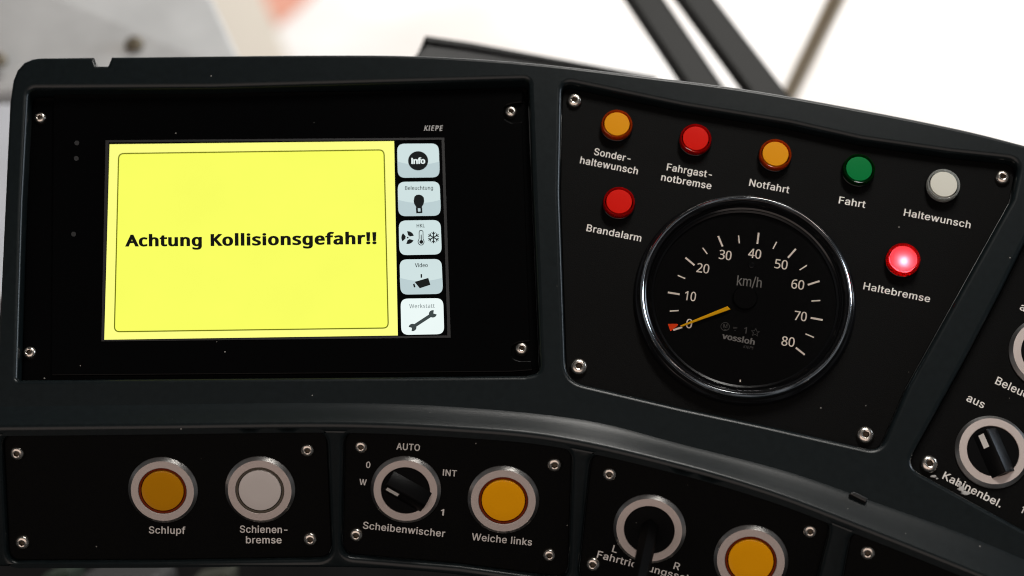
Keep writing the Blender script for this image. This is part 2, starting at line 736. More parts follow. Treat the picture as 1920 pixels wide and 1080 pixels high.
def box(c, a, b, d):
    """box with half axes a, b, d (vectors) about c, edges bevelled"""
    bm = bmesh.new()
    vs = {}
    for i in (-1, 1):
        for j in (-1, 1):
            for k in (-1, 1):
                vs[i, j, k] = bm.verts.new(c + a * i + b * j + d * k)
    for f in (((-1, -1, -1), (-1, 1, -1), (1, 1, -1), (1, -1, -1)), ((-1, -1, 1), (1, -1, 1), (1, 1, 1), (-1, 1, 1)),
              ((-1, -1, -1), (1, -1, -1), (1, -1, 1), (-1, -1, 1)), ((-1, 1, -1), (-1, 1, 1), (1, 1, 1), (1, 1, -1)),
              ((-1, -1, -1), (-1, -1, 1), (-1, 1, 1), (-1, 1, -1)), ((1, -1, -1), (1, 1, -1), (1, 1, 1), (1, -1, 1))):
        bm.faces.new([vs[q] for q in f])
    bmesh.ops.recalc_face_normals(bm, faces=bm.faces)
    bmesh.ops.bevel(bm, geom=list(bm.edges), offset=min(a.length, b.length, d.length) * 0.25, segments=3, profile=0.5, affect='EDGES')
    me = bpy.data.meshes.new('box')
    bm.to_mesh(me)
    bm.free()
    return me


# ------------------------------------------------------------------ lettering
def glyph(font, c):
    adv, _, rest = GLYPHS[font][c].partition('|')
    L = []
    if rest:
        for k in rest.split('|'):
            L.append([tuple(int(v) for v in p.split(',')) for p in k.split()])
    return int(adv), L


def lettering(s, font, bl, br, cap, surf, w=0.0002, bold=20, track=0, shear=0.0, fit=True, rise=None):
    """flat printed text: baseline from bl to br (picture points on surf), capital height cap"""
    x = 0
    loops = []
    ink0, ink1 = None, 0
    for c in s:
        adv, L = glyph(font, c)
        if L:
            ar = sum(area2(k) for k in L)
            sg = -1 if ar > 0 else 1
            G = [[(a, p[1] + (b - p[1]) * .5) for (a, b), p in zip(offset(k, sg * bold), k)] for k in L]
            G = [[(a + x, b) for a, b in k] for k in G]
            loops.append(G)
            xs = [a for k in G for a, b in k]
            ink0 = min(xs) if ink0 is None else ink0
            ink1 = max(xs)
        x += adv + track
    W = ink1 - ink0
    e = Vector(br) - Vector(bl)
    sx = e.length / W
    e.normalize()
    up = Vector((e.y, -e.x)) if rise is None else Vector(rise)
    sy = cap / CAPS[font]
    V, F = [], []
    for G in loops:
        fv, ff = fill(G)
        b = len(V)
        for a, h in fv:
            q = Vector(bl) + e * ((a - ink0 + shear * h) * sx) + up * (h * sy)
            V.append(surf.hit(q.x, q.y, w))
        F += [tuple(b + i for i in f) for f in ff]
    return mesh('lettering', V, F)


def stroke(pts, wd, surf, w, closed=False):
    """thin line of width wd (picture points) along pts"""
    h = wd / 2
    if closed:
        P = orient(pts, True)
        return sheet([offset(P, -h), offset(P, h)[::-1]], surf, w)
    loops = []
    ms = []
    for a, b in zip(pts, pts[1:]):
        a, b = Vector(a), Vector(b)
        d = (b - a).normalized()
        n = Vector((-d.y, d.x)) * h
        ms.append(sheet([[tuple(a + n), tuple(b + n), tuple(b - n), tuple(a - n)]], surf, w))
    return join(ms)


def circle(cx, cy, rx, ry=None, n=32):
    ry = rx if ry is None else ry
    return [(cx + rx * math.cos(2 * math.pi * k / n), cy + ry * math.sin(2 * math.pi * k / n)) for k in range(n)]

CAPS = {'A': 509, 'B': 573}
# letter outlines, in thousandths of the type size: advance|outline|outline ...
GLYPHS = {
    'A': {
        ' ': '188',
        '-': '453|337,244 337,188 114,188 114,244',
        '.': '188|95,-4 83,-3 73,1 63,9 55,18 51,29 50,41 51,53 55,64 63,73 73,81 83,85 95,87 107,85 118,81 128,73 135,64 140,53 141,41 140,29 135,18 128,9 118,1 107,-3',
        '/': '249|235,533 71,-76 14,-76 178,533',
        '0': '453|227,-7 191,-3 158,7 130,24 105,48 85,77 69,113 57,155 50,202 48,254 50,306 57,353 69,395 85,431 106,461 130,484 159,502 191,512 227,516 262,512 295,502 323,484 348,461 368,431 384,395 396,353 403,306 405,254 403,202 396,155 384,113 368,77 348,48 323,24 295,7 263,-3|227,50 250,52 271,60 290,74 306,92 320,116 330,144 338,176 342,213 344,254 342,295 338,332 330,365 320,393 306,416 290,435 271,449 250,457 227,460 203,457 182,449 163,435 147,416 134,393 123,365 115,332 111,295 109,254 111,213 115,176 123,144 134,116 147,92 163,74 182,60 203,52',
        '1': '330|150,0 150,415 110,385 55,362 55,420 95,440 135,472 160,511 213,511 213,0',
        '2': '453|64,0 64,47 234,229 282,282 311,327 320,371 319,389 315,405 308,419 298,431 287,441 273,449 224,460 205,458 188,454 172,447 159,438 148,427 139,413 132,398 128,381 127,362 66,362 68,391 75,418 86,442 102,464 121,482 143,496 168,507 196,513 225,516 254,513 281,507 306,497 328,482 346,465 361,445 372,423 379,398 381,372 371,318 336,259 267,180 153,60 153,57 389,57 389,0',
        '3': '453|218,-7 188,-5 159,1 133,10 108,22 88,38 70,57 57,79 48,104 44,132 109,132 112,115 118,100 126,87 137,76 150,66 165,59 219,50 275,61 291,69 304,80 315,93 323,108 328,125 329,145 328,163 323,180 316,196 306,211 292,223 275,234 254,241 229,246 201,248 157,248 157,299 288,448 288,452 70,452 70,509 372,509 372,461 211,278 211,289 247,290 279,286 308,276 333,262 354,244 371,222 383,198 391,173 393,145 390,116 383,90 370,66 354,45 333,27 309,12 281,2 251,-5',
        '4': '453|40,105 40,158 247,509 311,509 109,166 109,163 413,163 413,105|282,0 282,121 282,146 282,318 343,318 343,0',
        '5': '453|221,-7 192,-5 165,1 140,11 118,25 99,41 83,60 71,82 63,105 60,130 122,130 125,115 130,102 138,89 173,60 221,50 241,51 259,56 276,64 291,75 304,89 314,104 322,122 326,141 328,162 326,183 321,203 314,221 303,237 290,251 275,262 257,270 238,275 218,277 167,268 128,246 67,253 96,509 366,509 366,452 151,452 134,301 136,301 178,325 229,334 252,332 274,328 294,321 313,311 330,299 345,285 358,269 370,251 379,231 386,210 390,187 391,163 388,132 381,102 369,76 352,52 332,32 309,15 282,3 253,-4',
        '6': '453|226,-7 196,-4 168,3 142,15 119,31 100,51 84,74 73,101 66,130 64,162 65,187 71,212 80,239 137,340 252,509 322,509 151,261 145,261 165,288 196,307 235,314 265,312 291,305 316,295 337,280 355,262 370,240 380,215 387,187 389,157 387,127 379,98 368,73 352,50 333,30 310,14 284,3 257,-4|226,48 245,50 263,55 279,63 293,73 304,86 314,101 322,119 326,137 327,157 326,178 322,196 314,213 304,228 293,241 279,251 263,259 245,264 226,265 207,264 190,259 174,252 160,241 148,229 138,214 131,197 126,179 125,158 126,138 131,119 138,102 148,86 160,73 174,63 190,55 207,50',
        '7': '453|97,0 323,448 323,452 62,452 62,509 391,509 391,449 165,0',
        '8': '453|226,-7 193,-5 163,1 136,11 111,25 91,42 74,62 62,84 54,109 52,135 53,156 58,176 65,195 75,212 87,228 101,241 117,252 134,260 153,265 153,267 129,276 109,289 93,308 80,330 73,354 70,380 73,405 79,429 90,450 106,469 124,485 146,498 170,508 197,514 226,516 255,514 282,508 306,498 328,485 346,469 361,450 373,429 379,405 382,380 379,354 372,330 359,308 343,289 323,276 300,267 300,265 319,260 335,252 351,241 365,228 377,212 387,195 395,176 399,156 401,135 398,109 391,84 378,62 362,42 341,25 317,11 289,1 259,-5|226,49 248,50 267,54 285,60 300,69 313,79 323,91 331,106 335,121 337,139 335,157 330,173 322,189 312,202 298,213 283,223 265,230 247,234 226,235 206,234 187,230 169,223 154,213 140,202 130,189 122,173 117,157 115,139 117,121 121,106 129,91 139,79 152,69 167,60 185,54 205,50|226,290 274,300 287,308 298,318 307,330 314,344 318,359 319,376 318,392 314,407 308,420 299,432 288,442 275,449 226,460 177,449 164,442 153,432 145,420 138,407 134,392 133,376 134,359 138,344 145,330 154,318 165,308 178,300',
        '9': '453|226,516 256,513 285,506 310,494 333,478 352,458 368,434 380,408 387,378 389,347 387,322 382,296 373,270 315,168 200,0 130,0 301,248 307,248 287,221 257,202 218,195 188,197 161,203 137,214 116,229 98,247 83,269 72,294 66,321 64,352 66,382 73,411 85,436 101,459 120,479 143,494 168,506 196,513|226,460 207,459 190,454 174,446 160,435 148,423 138,407 131,390 127,372 125,352 127,331 131,313 138,295 148,280 160,268 174,257 190,250 207,245 226,243 245,245 263,249 279,257 293,267 305,280 314,295 322,312 326,330 327,350 326,371 322,390 314,407 305,422 293,435 279,446 263,454 245,459',
        'A': '479|16,0 201,509 276,509 463,0 395,0 287,302 264,372 232,478 245,478 213,371 191,302 85,0|110,142 110,199 370,199 370,142',
        'B': '456|60,0 60,509 241,509 274,507 304,501 329,491 350,477 367,461 381,442 390,421 396,398 398,374 397,353 393,336 387,320 356,286 315,267 315,262 331,260 347,254 363,245 378,234 391,220 402,203 411,184 416,161 418,136 416,111 410,88 400,67 386,48 368,31 344,18 317,8 284,2 247,0|125,57 245,57 281,60 309,67 330,80 344,96 353,115 355,137 354,153 350,169 342,184 333,197 320,209 306,218 289,225 269,229 248,231 125,231|125,285 238,285 288,296 302,304 314,314 323,326 330,340 335,355 336,372 333,393 326,412 313,429 294,442 270,449 240,452 125,452',
        'F': '410|60,0 60,509 369,509 369,452 125,452 125,278 346,278 346,221 125,221 125,0',
        'H': '517|60,0 60,509 125,509 125,289 392,289 392,509 457,509 457,0 392,0 392,232 125,232 125,0',
        'I': '187|61,0 61,509 126,509 126,0',
        'K': '467|104,145 104,216 139,261 174,303 212,344 364,509 448,509 231,276 228,276|60,0 60,509 125,509 125,334 124,225 125,193 125,0|372,0 188,259 228,309 449,0',
        'L': '393|60,0 60,509 125,509 125,57 361,57 361,0',
        'M': '628|60,0 60,509 152,509 277,187 287,159 299,123 311,84 322,49 307,49 318,83 330,121 342,158 352,187 476,509 568,509 568,0 504,0 504,291 504,327 505,369 506,413 507,457 513,457 498,409 482,363 467,322 456,291 342,0 286,0 170,291 159,321 145,361 129,408 112,457 119,457 120,416 121,372 122,328 122,291 122,0',
        'N': '523|60,0 60,509 136,509 343,183 363,151 388,107 414,55 405,54 401,108 399,157 399,195 399,509 463,509 463,0 387,0 202,290 177,331 148,381 108,452 119,454 122,384 124,328 125,291 125,0',
        'O': '533|267,-7 225,-3 186,7 150,25 119,49 92,79 70,115 53,157 44,203 40,254 44,305 53,352 70,393 92,429 119,459 150,484 186,501 225,512 267,516 309,512 348,501 384,484 415,459 442,429 464,393 480,352 490,305 493,254 490,203 480,157 464,115 442,79 415,49 384,25 348,7 309,-3|267,53 296,55 324,63 349,76 372,94 392,116 408,144 420,176 428,213 430,254 428,295 420,332 408,365 392,392 372,415 349,433 324,446 296,453 267,456 237,453 210,445 184,433 161,415 142,392 125,364 113,332 106,295 103,254 106,213 113,176 125,144 142,117 161,94 184,76 210,63 237,55',
        'R': '449|60,0 60,509 236,509 273,506 305,500 333,489 356,473 376,455 390,433 401,408 407,381 409,352 407,323 401,296 390,271 376,250 356,232 333,217 305,206 273,200 236,198 96,198 96,255 234,255 258,256 280,260 298,267 313,276 325,287 334,300 340,316 344,333 345,352 344,371 340,389 334,405 325,419 313,430 298,440 279,446 258,451 233,452 125,452 125,0|353,0 230,229 303,229 428,0',
        'S': '446|224,-9 188,-7 156,-1 128,9 102,23 81,40 64,60 51,83 42,109 38,137 104,137 108,118 114,102 123,88 136,76 150,66 166,59 224,49 246,50 267,54 286,60 303,69 317,79 329,92 338,106 344,122 346,139 344,154 340,168 332,179 296,205 245,222 184,239 145,253 112,269 86,289 67,313 56,341 52,372 54,400 62,425 75,448 92,468 113,484 138,498 165,508 195,514 227,516 259,514 289,508 316,498 340,484 360,468 377,449 390,427 398,403 401,378 337,378 332,402 320,421 302,437 280,449 254,456 225,459 204,457 185,454 167,448 152,440 139,430 129,418 121,405 117,391 115,376 117,359 122,345 131,334 169,308 212,293 264,279 312,264 359,238 395,198 402,180 407,161 408,139 406,112 399,87 386,64 370,43 349,25 323,11 294,0 261,-7',
        'T': '448|32,452 32,509 417,509 417,452 257,452 257,0 193,0 193,452',
        'U': '517|259,-8 220,-6 186,2 154,15 126,33 103,55 85,80 71,108 63,140 60,173 60,509 124,509 124,178 126,155 132,133 141,113 153,95 169,80 187,68 208,59 232,53 259,52 285,53 309,59 331,68 349,80 364,95 377,113 385,133 391,155 393,178 393,509 457,509 457,173 454,140 446,108 433,80 414,55 391,33 363,15 332,2 297,-6',
        'W': '686|155,0 16,509 82,509 163,196 175,145 187,94 197,40 189,40 200,94 211,145 224,196 306,509 380,509 462,196 474,145 486,94 497,40 488,40 499,94 510,145 523,196 603,509 670,509 530,0 455,0 368,323 351,391 336,475 350,475 335,395 318,323 230,0',
        'a': '389|160,-9 137,-7 115,-3 94,5 76,15 60,29 48,45 38,63 32,84 30,108 32,128 36,146 43,161 53,174 64,184 78,193 125,211 178,220 234,227 265,235 271,240 274,246 276,255 276,257 267,297 240,322 196,331 149,322 118,301 100,274 41,291 51,313 64,331 79,346 95,358 114,368 133,375 194,384 239,379 286,360 300,350 312,336 322,320 330,301 335,278 337,251 337,0 277,0 277,52 272,52 252,25 215,1|170,45 192,47 211,51 228,59 242,68 254,80 263,93 270,108 274,122 276,138 276,190 259,182 231,176 200,171 175,168 134,159 103,139 97,130 93,118 92,105 102,72 130,52',
        'b': '424|229,-8 208,-7 189,-3 172,4 138,31 118,59 112,59 112,0 53,0 53,509 114,509 114,319 118,319 137,346 171,373 188,379 207,383 229,384 259,382 287,374 313,361 335,342 354,320 370,293 381,261 388,227 390,189 388,151 381,116 370,84 355,57 336,34 313,16 288,3 260,-6|220,47 242,49 262,55 279,66 294,80 306,97 316,117 323,139 327,163 328,189 327,215 323,239 316,261 307,281 295,298 280,311 262,322 243,328 220,330 198,328 178,322 161,312 147,299 134,282 125,263 118,241 114,216 113,189 114,162 118,138 125,115 135,95 147,78 162,65 179,55 198,49',
        'c': '396|207,-8 174,-5 144,3 117,16 93,35 72,58 56,85 44,116 37,150 34,187 37,225 44,260 56,291 72,318 93,341 117,360 144,374 174,382 207,384 260,377 305,356 340,322 362,277 303,262 290,289 270,311 242,325 207,330 184,328 163,321 145,310 130,296 118,278 108,258 102,236 98,212 96,187 98,163 102,139 108,117 118,97 130,80 145,66 163,55 184,49 207,46 243,52 271,66 292,89 304,117 363,102 341,56 306,21 261,-1',
        'd': '424|195,-8 165,-6 137,3 111,16 89,34 70,57 55,84 43,116 36,151 34,189 36,227 43,261 55,293 70,320 89,342 112,361 137,374 165,382 196,384 218,383 237,379 253,373 287,346 306,319 311,319 311,509 372,509 372,0 313,0 313,59 307,59 287,31 252,4 236,-3 217,-7|205,47 226,49 246,55 263,65 278,78 290,95 299,115 306,138 310,162 312,189 310,216 306,241 300,263 290,282 278,299 263,312 246,322 227,328 205,330 182,328 162,322 145,311 130,298 118,281 108,261 102,239 98,215 96,189 98,163 102,139 109,117 118,97 130,80 145,66 162,55 182,49',
        'e': '404|212,-8 177,-5 145,3 117,16 92,35 72,58 56,85 44,116 37,150 34,187 36,224 44,258 55,290 71,317 91,340 115,359 142,373 172,382 205,384 266,374 285,366 303,355 319,341 334,324 347,305 357,282 365,256 370,227 371,194 371,169 75,169 75,221 338,221 310,202 308,226 304,248 298,269 288,286 277,301 263,314 246,323 227,328 205,330 183,328 164,323 146,313 131,301 119,286 109,270 102,251 97,231 96,211 96,178 98,151 102,127 110,106 121,88 135,73 151,61 169,53 190,48 212,46 254,53 285,73 306,105 365,91 358,72 348,55 335,39 320,26 302,14 283,4 261,-3 237,-7',
        'f': '253|228,379 228,327 6,327 6,379|81,0 81,432 82,452 87,470 96,486 107,499 120,510 135,519 187,530 222,527 243,521 227,468 215,472 195,474 178,472 164,468 154,460 147,449 143,435 142,419 142,0',
        'g': '425|207,-151 180,-149 156,-146 134,-140 82,-110 51,-69 101,-41 122,-66 154,-88 207,-97 236,-95 261,-87 282,-75 298,-58 308,-34 311,-6 311,68 306,68 287,41 252,16 236,10 217,6 195,5 165,7 138,14 113,27 90,43 71,65 55,90 43,120 36,154 34,191 36,229 43,263 55,293 71,320 90,342 112,361 138,374 166,382 196,384 218,383 237,379 253,373 288,346 308,319 313,319 313,379 372,379 372,-9 370,-40 363,-67 350,-90 334,-109 314,-124 291,-136 265,-144 237,-149|205,59 227,61 246,66 264,75 278,87 290,103 300,121 307,142 311,166 312,193 311,219 307,242 300,264 291,283 279,299 264,312 247,322 227,328 205,330 182,328 163,322 145,312 130,298 118,282 109,262 102,241 98,218 96,193 98,167 102,144 109,123 118,104 131,88 145,76 163,66 183,61',
        'h': '410|114,227 114,0 53,0 53,509 114,509 114,287 102,287 116,319 132,344 152,362 175,374 200,382 227,384 252,383 275,377 295,369 313,356 328,340 341,321 350,298 355,271 357,240 357,0 296,0 296,235 293,263 286,286 273,304 256,318 235,326 210,329 192,328 176,324 161,317 147,308 136,297 126,283 119,266 115,248',
        'i': '166|53,0 53,379 114,379 114,0|84,443 73,444 63,448 54,455 47,463 43,472 41,483 43,494 47,504 54,512 63,518 73,522 84,524 95,522 105,518 114,512 121,504 125,494 126,483 125,472 121,463 114,455 105,448 95,444',
        'k': '380|110,137 110,212 121,212 284,379 360,379 184,199 177,199|53,0 53,509 114,509 114,0|294,0 148,186 191,229 372,0',
        'l': '178|58,0 58,509 119,509 119,0',
        'm': '610|53,0 53,379 112,379 112,295 108,295 114,314 122,331 132,346 172,376 219,386 245,383 268,375 287,361 303,342 314,320 321,295 312,295 318,312 326,329 337,343 381,375 437,386 458,385 478,380 497,372 514,361 529,346 541,328 550,307 555,283 557,255 557,0 496,0 496,254 493,279 485,298 473,313 456,323 438,329 419,330 402,329 387,326 374,320 345,290 335,247 335,0 274,0 274,260 272,280 265,297 253,311 238,322 220,328 199,330 158,320 145,312 135,302 126,289 119,274 115,257 114,238 114,0',
        'n': '410|114,227 114,0 53,0 53,379 112,379 112,287 102,287 116,319 132,344 152,362 175,374 200,382 227,384 252,383 275,377 295,369 313,356 328,340 341,321 350,298 355,271 357,240 357,0 296,0 296,235 293,263 286,286 273,304 256,318 235,326 210,329 192,328 176,324 161,317 147,308 136,297 126,283 119,266 115,248',
        'o': '415|207,-8 174,-5 144,3 117,16 93,35 72,58 56,85 44,116 37,150 34,187 37,225 44,260 56,291 72,318 93,341 117,360 144,374 174,382 207,384 241,382 271,374 299,360 323,341 343,318 359,291 371,260 379,225 381,187 379,150 371,116 359,85 343,58 323,35 299,16 271,3 241,-5|207,46 231,49 252,55 270,66 285,80 298,97 307,117 314,139 318,163 319,187 318,212 314,236 307,258 298,278 285,296 270,310 252,321 231,328 207,330 184,328 163,321 145,310 130,296 118,278 108,258 102,236 98,212 96,187 98,163 102,139 108,117 118,97 130,80 145,66 163,55 184,49',
        'p': '424|53,-143 53,379 112,379 112,319 118,319 137,346 171,373 188,379 207,383 229,384 259,382 287,374 313,361 335,342 354,320 370,293 381,261 388,227 390,189 388,151 381,116 370,84 355,57 336,34 313,16 288,3 260,-6 229,-8 208,-7 189,-3 173,4 138,31 118,59 114,59 114,-143|220,47 242,49 262,55 279,66 294,80 306,97 316,117 323,139 327,163 328,189 327,215 323,239 316,261 307,281 295,298 280,311 262,322 243,328 220,330 198,328 178,322 161,312 147,299 134,282 125,263 118,241 114,216 113,189 114,162 118,138 125,115 135,95 147,78 162,65 179,55 198,49',
        'r': '259|53,0 53,379 112,379 112,321 115,321 124,339 137,354 152,367 171,377 191,383 213,385 229,384 243,384 243,322 230,324 207,326 190,324 174,321 159,315 146,306 135,296 126,284 119,269 115,254 114,237 114,0',
        's': '365|182,-8 157,-7 133,-3 112,3 93,12 76,24 62,38 50,54 41,73 36,94 94,107 101,87 111,72 124,60 141,52 160,47 181,45 206,47 227,53 244,62 258,74 265,88 268,103 266,115 262,126 254,136 243,144 229,150 212,155 149,170 118,180 92,192 72,208 58,227 50,249 47,274 49,295 55,314 65,332 79,347 95,360 115,370 137,378 161,383 187,384 212,383 234,379 254,372 271,363 286,352 299,339 324,290 268,277 262,291 254,304 243,316 228,325 210,331 187,333 166,331 147,326 131,317 119,305 111,292 109,277 110,264 115,253 124,243 172,223 229,209 261,200 287,187 306,171 320,153 328,131 331,107 329,85 323,65 312,47 298,31 281,18 260,6 236,-2 210,-7',
        't': '227|204,379 204,327 6,327 6,379|65,471 126,471 126,98 127,83 130,70 136,61 144,55 156,51 170,50 185,51 202,54 213,2 192,-3 168,-4 138,-1 113,7 92,21 77,41 68,64 65,93',
        'u': '410|182,-5 158,-3 135,2 115,11 97,23 82,39 69,59 60,82 54,109 53,139 53,379 114,379 114,144 116,117 124,94 137,75 154,61 175,53 200,50 218,51 234,55 249,62 263,71 274,83 283,97 290,113 295,132 296,153 296,379 357,379 357,0 298,0 298,92 307,92 294,60 277,35 257,17 234,5 209,-3',
        'w': '567|138,0 23,379 87,379 133,214 154,137 175,41 165,41 186,135 206,214 252,379 316,379 362,214 382,136 402,41 391,41 413,135 434,214 480,379 545,379 429,0 368,0 319,172 305,225 291,280 277,338 291,338 277,280 263,225 248,172 199,0',
    },
    'B': {
        '0': '458|419,287 409,163 401,128 390,97 376,70 359,47 339,27 316,12 290,1 261,-6 229,-8 188,-4 153,8 122,27 97,54 76,88 60,129 48,176 42,229 39,287 41,346 48,399 58,446 73,486 93,520 119,547 149,566 186,578 229,581 269,578 304,566 335,547 361,520 382,486 399,446 410,399 417,346|110,287 111,238 115,194 121,156 131,125 143,98 159,78 178,64 202,55 229,52 256,55 279,64 298,78 314,98 326,124 336,156 343,194 347,238 348,287 347,336 343,380 336,417 326,449 314,475 298,495 279,510 256,518 229,521 202,518 178,510 159,495 143,475 131,449 121,417 115,380 111,336',
        '1': '458|285,0 216,0 216,400 216,439 217,470 219,499 196,477 169,455 108,405 71,452 226,573 285,573',
        '2': '458|417,0 38,0 38,59 188,210 261,287 306,353 315,376 320,399 322,424 318,453 309,477 294,496 273,510 249,518 221,520 194,519 169,514 147,506 83,466 45,513 94,548 153,572 221,581 255,579 285,572 313,562 336,548 356,531 372,510 384,485 391,458 394,428 392,399 386,371 375,344 361,318 344,292 324,267 247,185 128,67 128,64 417,64',
        '3': '458|395,439 394,414 389,392 381,372 370,355 356,339 340,326 321,316 300,307 277,302 277,298 319,290 353,276 379,255 398,229 409,198 413,163 410,131 403,101 390,74 371,50 348,30 318,14 283,2 241,-6 193,-8 110,-1 36,23 36,89 114,61 194,51 241,55 278,65 305,81 324,104 335,132 339,164 337,187 331,206 320,223 306,236 288,247 265,255 240,261 211,264 179,265 123,265 123,326 180,326 209,327 236,332 259,339 278,350 294,362 307,377 316,394 321,413 323,434 320,460 311,481 295,498 274,511 249,519 219,521 164,515 117,498 75,473 39,521 61,537 87,550 115,563 147,573 181,579 218,581 273,576 317,563 352,540 376,511 390,477',
        '4': '458|443,130 359,130 359,0 291,0 291,130 17,130 17,190 286,576 359,576 359,193 443,193|291,374 291,412 293,444 294,474 295,500 292,500 276,468 257,438 86,193 291,193',
        '5': '458|221,351 258,349 292,342 322,331 349,316 371,297 389,274 402,247 410,217 413,183 410,145 402,111 387,81 368,54 343,32 314,15 280,2 242,-5 199,-8 116,0 51,23 51,90 121,62 200,52 227,54 252,58 274,65 293,76 310,89 323,106 333,126 339,149 341,176 337,210 325,239 306,262 279,279 243,289 197,292 146,288 99,280 64,302 86,573 373,573 373,508 146,508 132,342 169,348',
        '6': '458|44,245 51,342 75,433 87,461 103,486 121,510 143,530 168,548 196,562 228,572 265,578 306,581 344,579 377,573 377,513 344,520 308,523 273,521 242,515 216,504 193,491 173,474 158,454 145,431 134,407 127,380 115,291 119,291 150,326 194,350 255,358 287,356 316,349 342,338 365,322 384,303 400,279 412,251 419,220 421,184 419,147 411,112 399,82 382,55 361,33 336,15 307,2 275,-5 239,-8 212,-6 187,-1 163,7 140,19 119,35 101,54 84,76 70,103 59,133 51,166 46,204|238,51 270,55 297,66 320,84 337,109 348,143 351,184 348,218 339,247 324,271 302,289 274,300 241,303 217,301 195,296 175,287 157,276 143,263 131,248 122,232 117,215 115,198 123,146 146,99 185,64 201,57 219,53',
        '7': '458|109,0 344,508 35,508 35,573 419,573 419,518 187,0',
        '8': '458|229,581 261,579 291,574 318,565 341,553 362,538 378,519 390,497 398,472 400,443 399,421 394,401 385,383 346,338 291,303 355,265 373,250 389,234 401,216 411,196 417,173 419,148 416,118 408,90 395,65 378,44 356,26 330,11 300,1 267,-6 231,-8 192,-6 157,0 126,10 100,24 78,42 61,63 49,87 42,115 39,146 41,171 47,194 56,214 68,232 82,249 99,264 158,299 107,336 71,383 64,401 59,422 58,444 60,472 68,497 80,518 97,537 117,552 141,565 168,573 197,579|108,145 112,119 121,96 138,76 161,60 192,51 229,48 265,51 295,60 319,76 336,96 346,120 350,148 348,166 343,182 335,197 293,235 229,265 217,270 157,237 121,197 114,182 110,164|228,524 200,521 176,514 155,502 139,486 130,466 127,441 128,422 133,406 141,391 179,357 232,330 282,357 317,392 325,406 329,423 330,441 327,466 318,486 302,502 282,514 257,521',
        '9': '458|417,328 410,231 387,139 374,112 358,86 340,63 318,42 293,25 265,11 232,0 195,-6 154,-8 117,-6 82,0 82,60 115,53 152,50 188,52 218,58 245,68 268,82 287,99 303,118 316,141 327,165 334,192 346,281 341,281 310,247 266,223 204,214 173,216 144,223 118,235 95,250 76,270 61,294 49,321 42,352 40,387 43,426 50,460 63,491 80,517 101,540 127,557 156,570 188,578 223,581 250,579 275,574 299,565 322,553 342,537 361,518 377,495 391,469 402,439 410,406 415,369|223,521 192,518 165,507 142,488 124,463 113,429 110,388 113,354 122,325 137,301 158,284 186,273 220,269 244,271 266,276 286,285 304,296 318,310 330,325 339,341 344,358 346,374 338,426 315,474 277,508 260,516 242,520',
        ' ': '208',
        '!': '215|131,161 85,161 65,573 151,573|58,43 59,61 64,75 72,85 83,92 94,96 107,97 120,96 132,92 142,85 151,75 156,61 157,43 156,26 151,12 142,2 132,-6 120,-10 107,-11 94,-10 83,-6 72,2 64,12 59,26',
        'A': '512|437,0 368,177 141,177 73,0 0,0 224,575 289,575 512,0|282,415 274,438 263,473 255,500 247,468 238,438 230,415 165,241 346,241',
        'B': '521|241,573 307,569 361,558 404,541 434,515 453,478 459,431 457,409 453,389 446,371 437,354 424,340 409,328 392,317 372,309 350,304 350,300 415,279 433,267 448,253 461,236 470,215 476,191 478,163 475,130 467,100 454,74 436,52 413,33 385,19 354,8 318,2 279,0 78,0 78,573|256,329 300,331 334,339 357,352 372,371 381,394 384,423 380,451 369,474 351,490 324,502 289,509 245,511 150,511 150,329|150,269 150,61 265,61 311,64 346,74 371,91 388,112 398,138 401,168 399,188 395,205 388,221 377,235 362,247 344,256 321,263 293,267 260,269',
        'E': '446|398,0 78,0 78,573 398,573 398,509 150,509 150,330 383,330 383,268 150,268 150,63 398,63',
        'H': '594|516,0 443,0 443,267 150,267 150,0 78,0 78,573 150,573 150,330 443,330 443,573 516,573',
        'I': '232|80,0 80,573 152,573 152,0',
        'K': '496|496,0 411,0 209,273 150,222 150,0 78,0 78,573 150,573 150,290 199,345 249,399 403,573 488,573 261,323',
        'L': '420|78,0 78,573 150,573 150,64 400,64 400,0',
        'P': '485|229,573 297,568 352,553 393,528 421,495 439,454 444,404 433,336 423,316 411,296 395,278 375,262 351,249 324,238 292,230 256,225 216,223 150,223 150,0 78,0 78,573|223,511 150,511 150,285 208,285 242,286 272,290 298,296 320,306 338,318 352,334 362,352 368,375 370,401 366,435 354,462 334,484 306,499 269,508',
        'V': '481|481,573 277,0 204,0 0,573 75,573 204,205 220,160 231,119 241,80 250,119 262,161 277,207 405,573',
        'W': '745|735,573 583,0 510,0 399,375 389,410 380,443 373,471 370,488 367,471 361,443 352,409 342,373 234,0 161,0 10,573 85,573 174,223 183,186 190,151 196,118 201,87 206,119 213,154 222,191 232,227 333,573 407,573 512,225 523,187 532,151 538,117 544,87 550,129 560,175 572,224 660,573',
        'a': '450|231,437 279,433 318,422 347,403 368,375 381,338 385,293 385,0 334,0 320,61 317,61 279,22 234,-1 172,-8 148,-7 124,-2 103,6 84,16 68,30 55,48 45,68 39,92 37,119 43,159 59,192 87,219 127,238 179,251 243,257 316,259 316,285 313,317 306,342 293,359 275,371 253,378 227,380 163,370 106,347 84,400 151,426|252,208 204,203 167,195 141,182 124,165 113,144 110,119 112,97 120,79 132,66 148,56 167,51 188,49 223,52 253,62 279,79 299,103 311,134 315,172 315,210',
        'c': '385|241,-8 204,-5 170,2 139,15 112,34 88,58 69,87 55,123 47,165 44,213 47,262 56,305 71,342 90,372 114,396 142,415 174,428 208,435 245,438 309,431 358,415 337,356 292,370 244,376 217,374 193,368 172,358 155,343 141,325 131,303 123,277 119,247 117,213 119,181 123,152 131,126 141,104 155,86 172,71 191,61 214,55 240,53 302,60 351,78 351,15 304,-2',
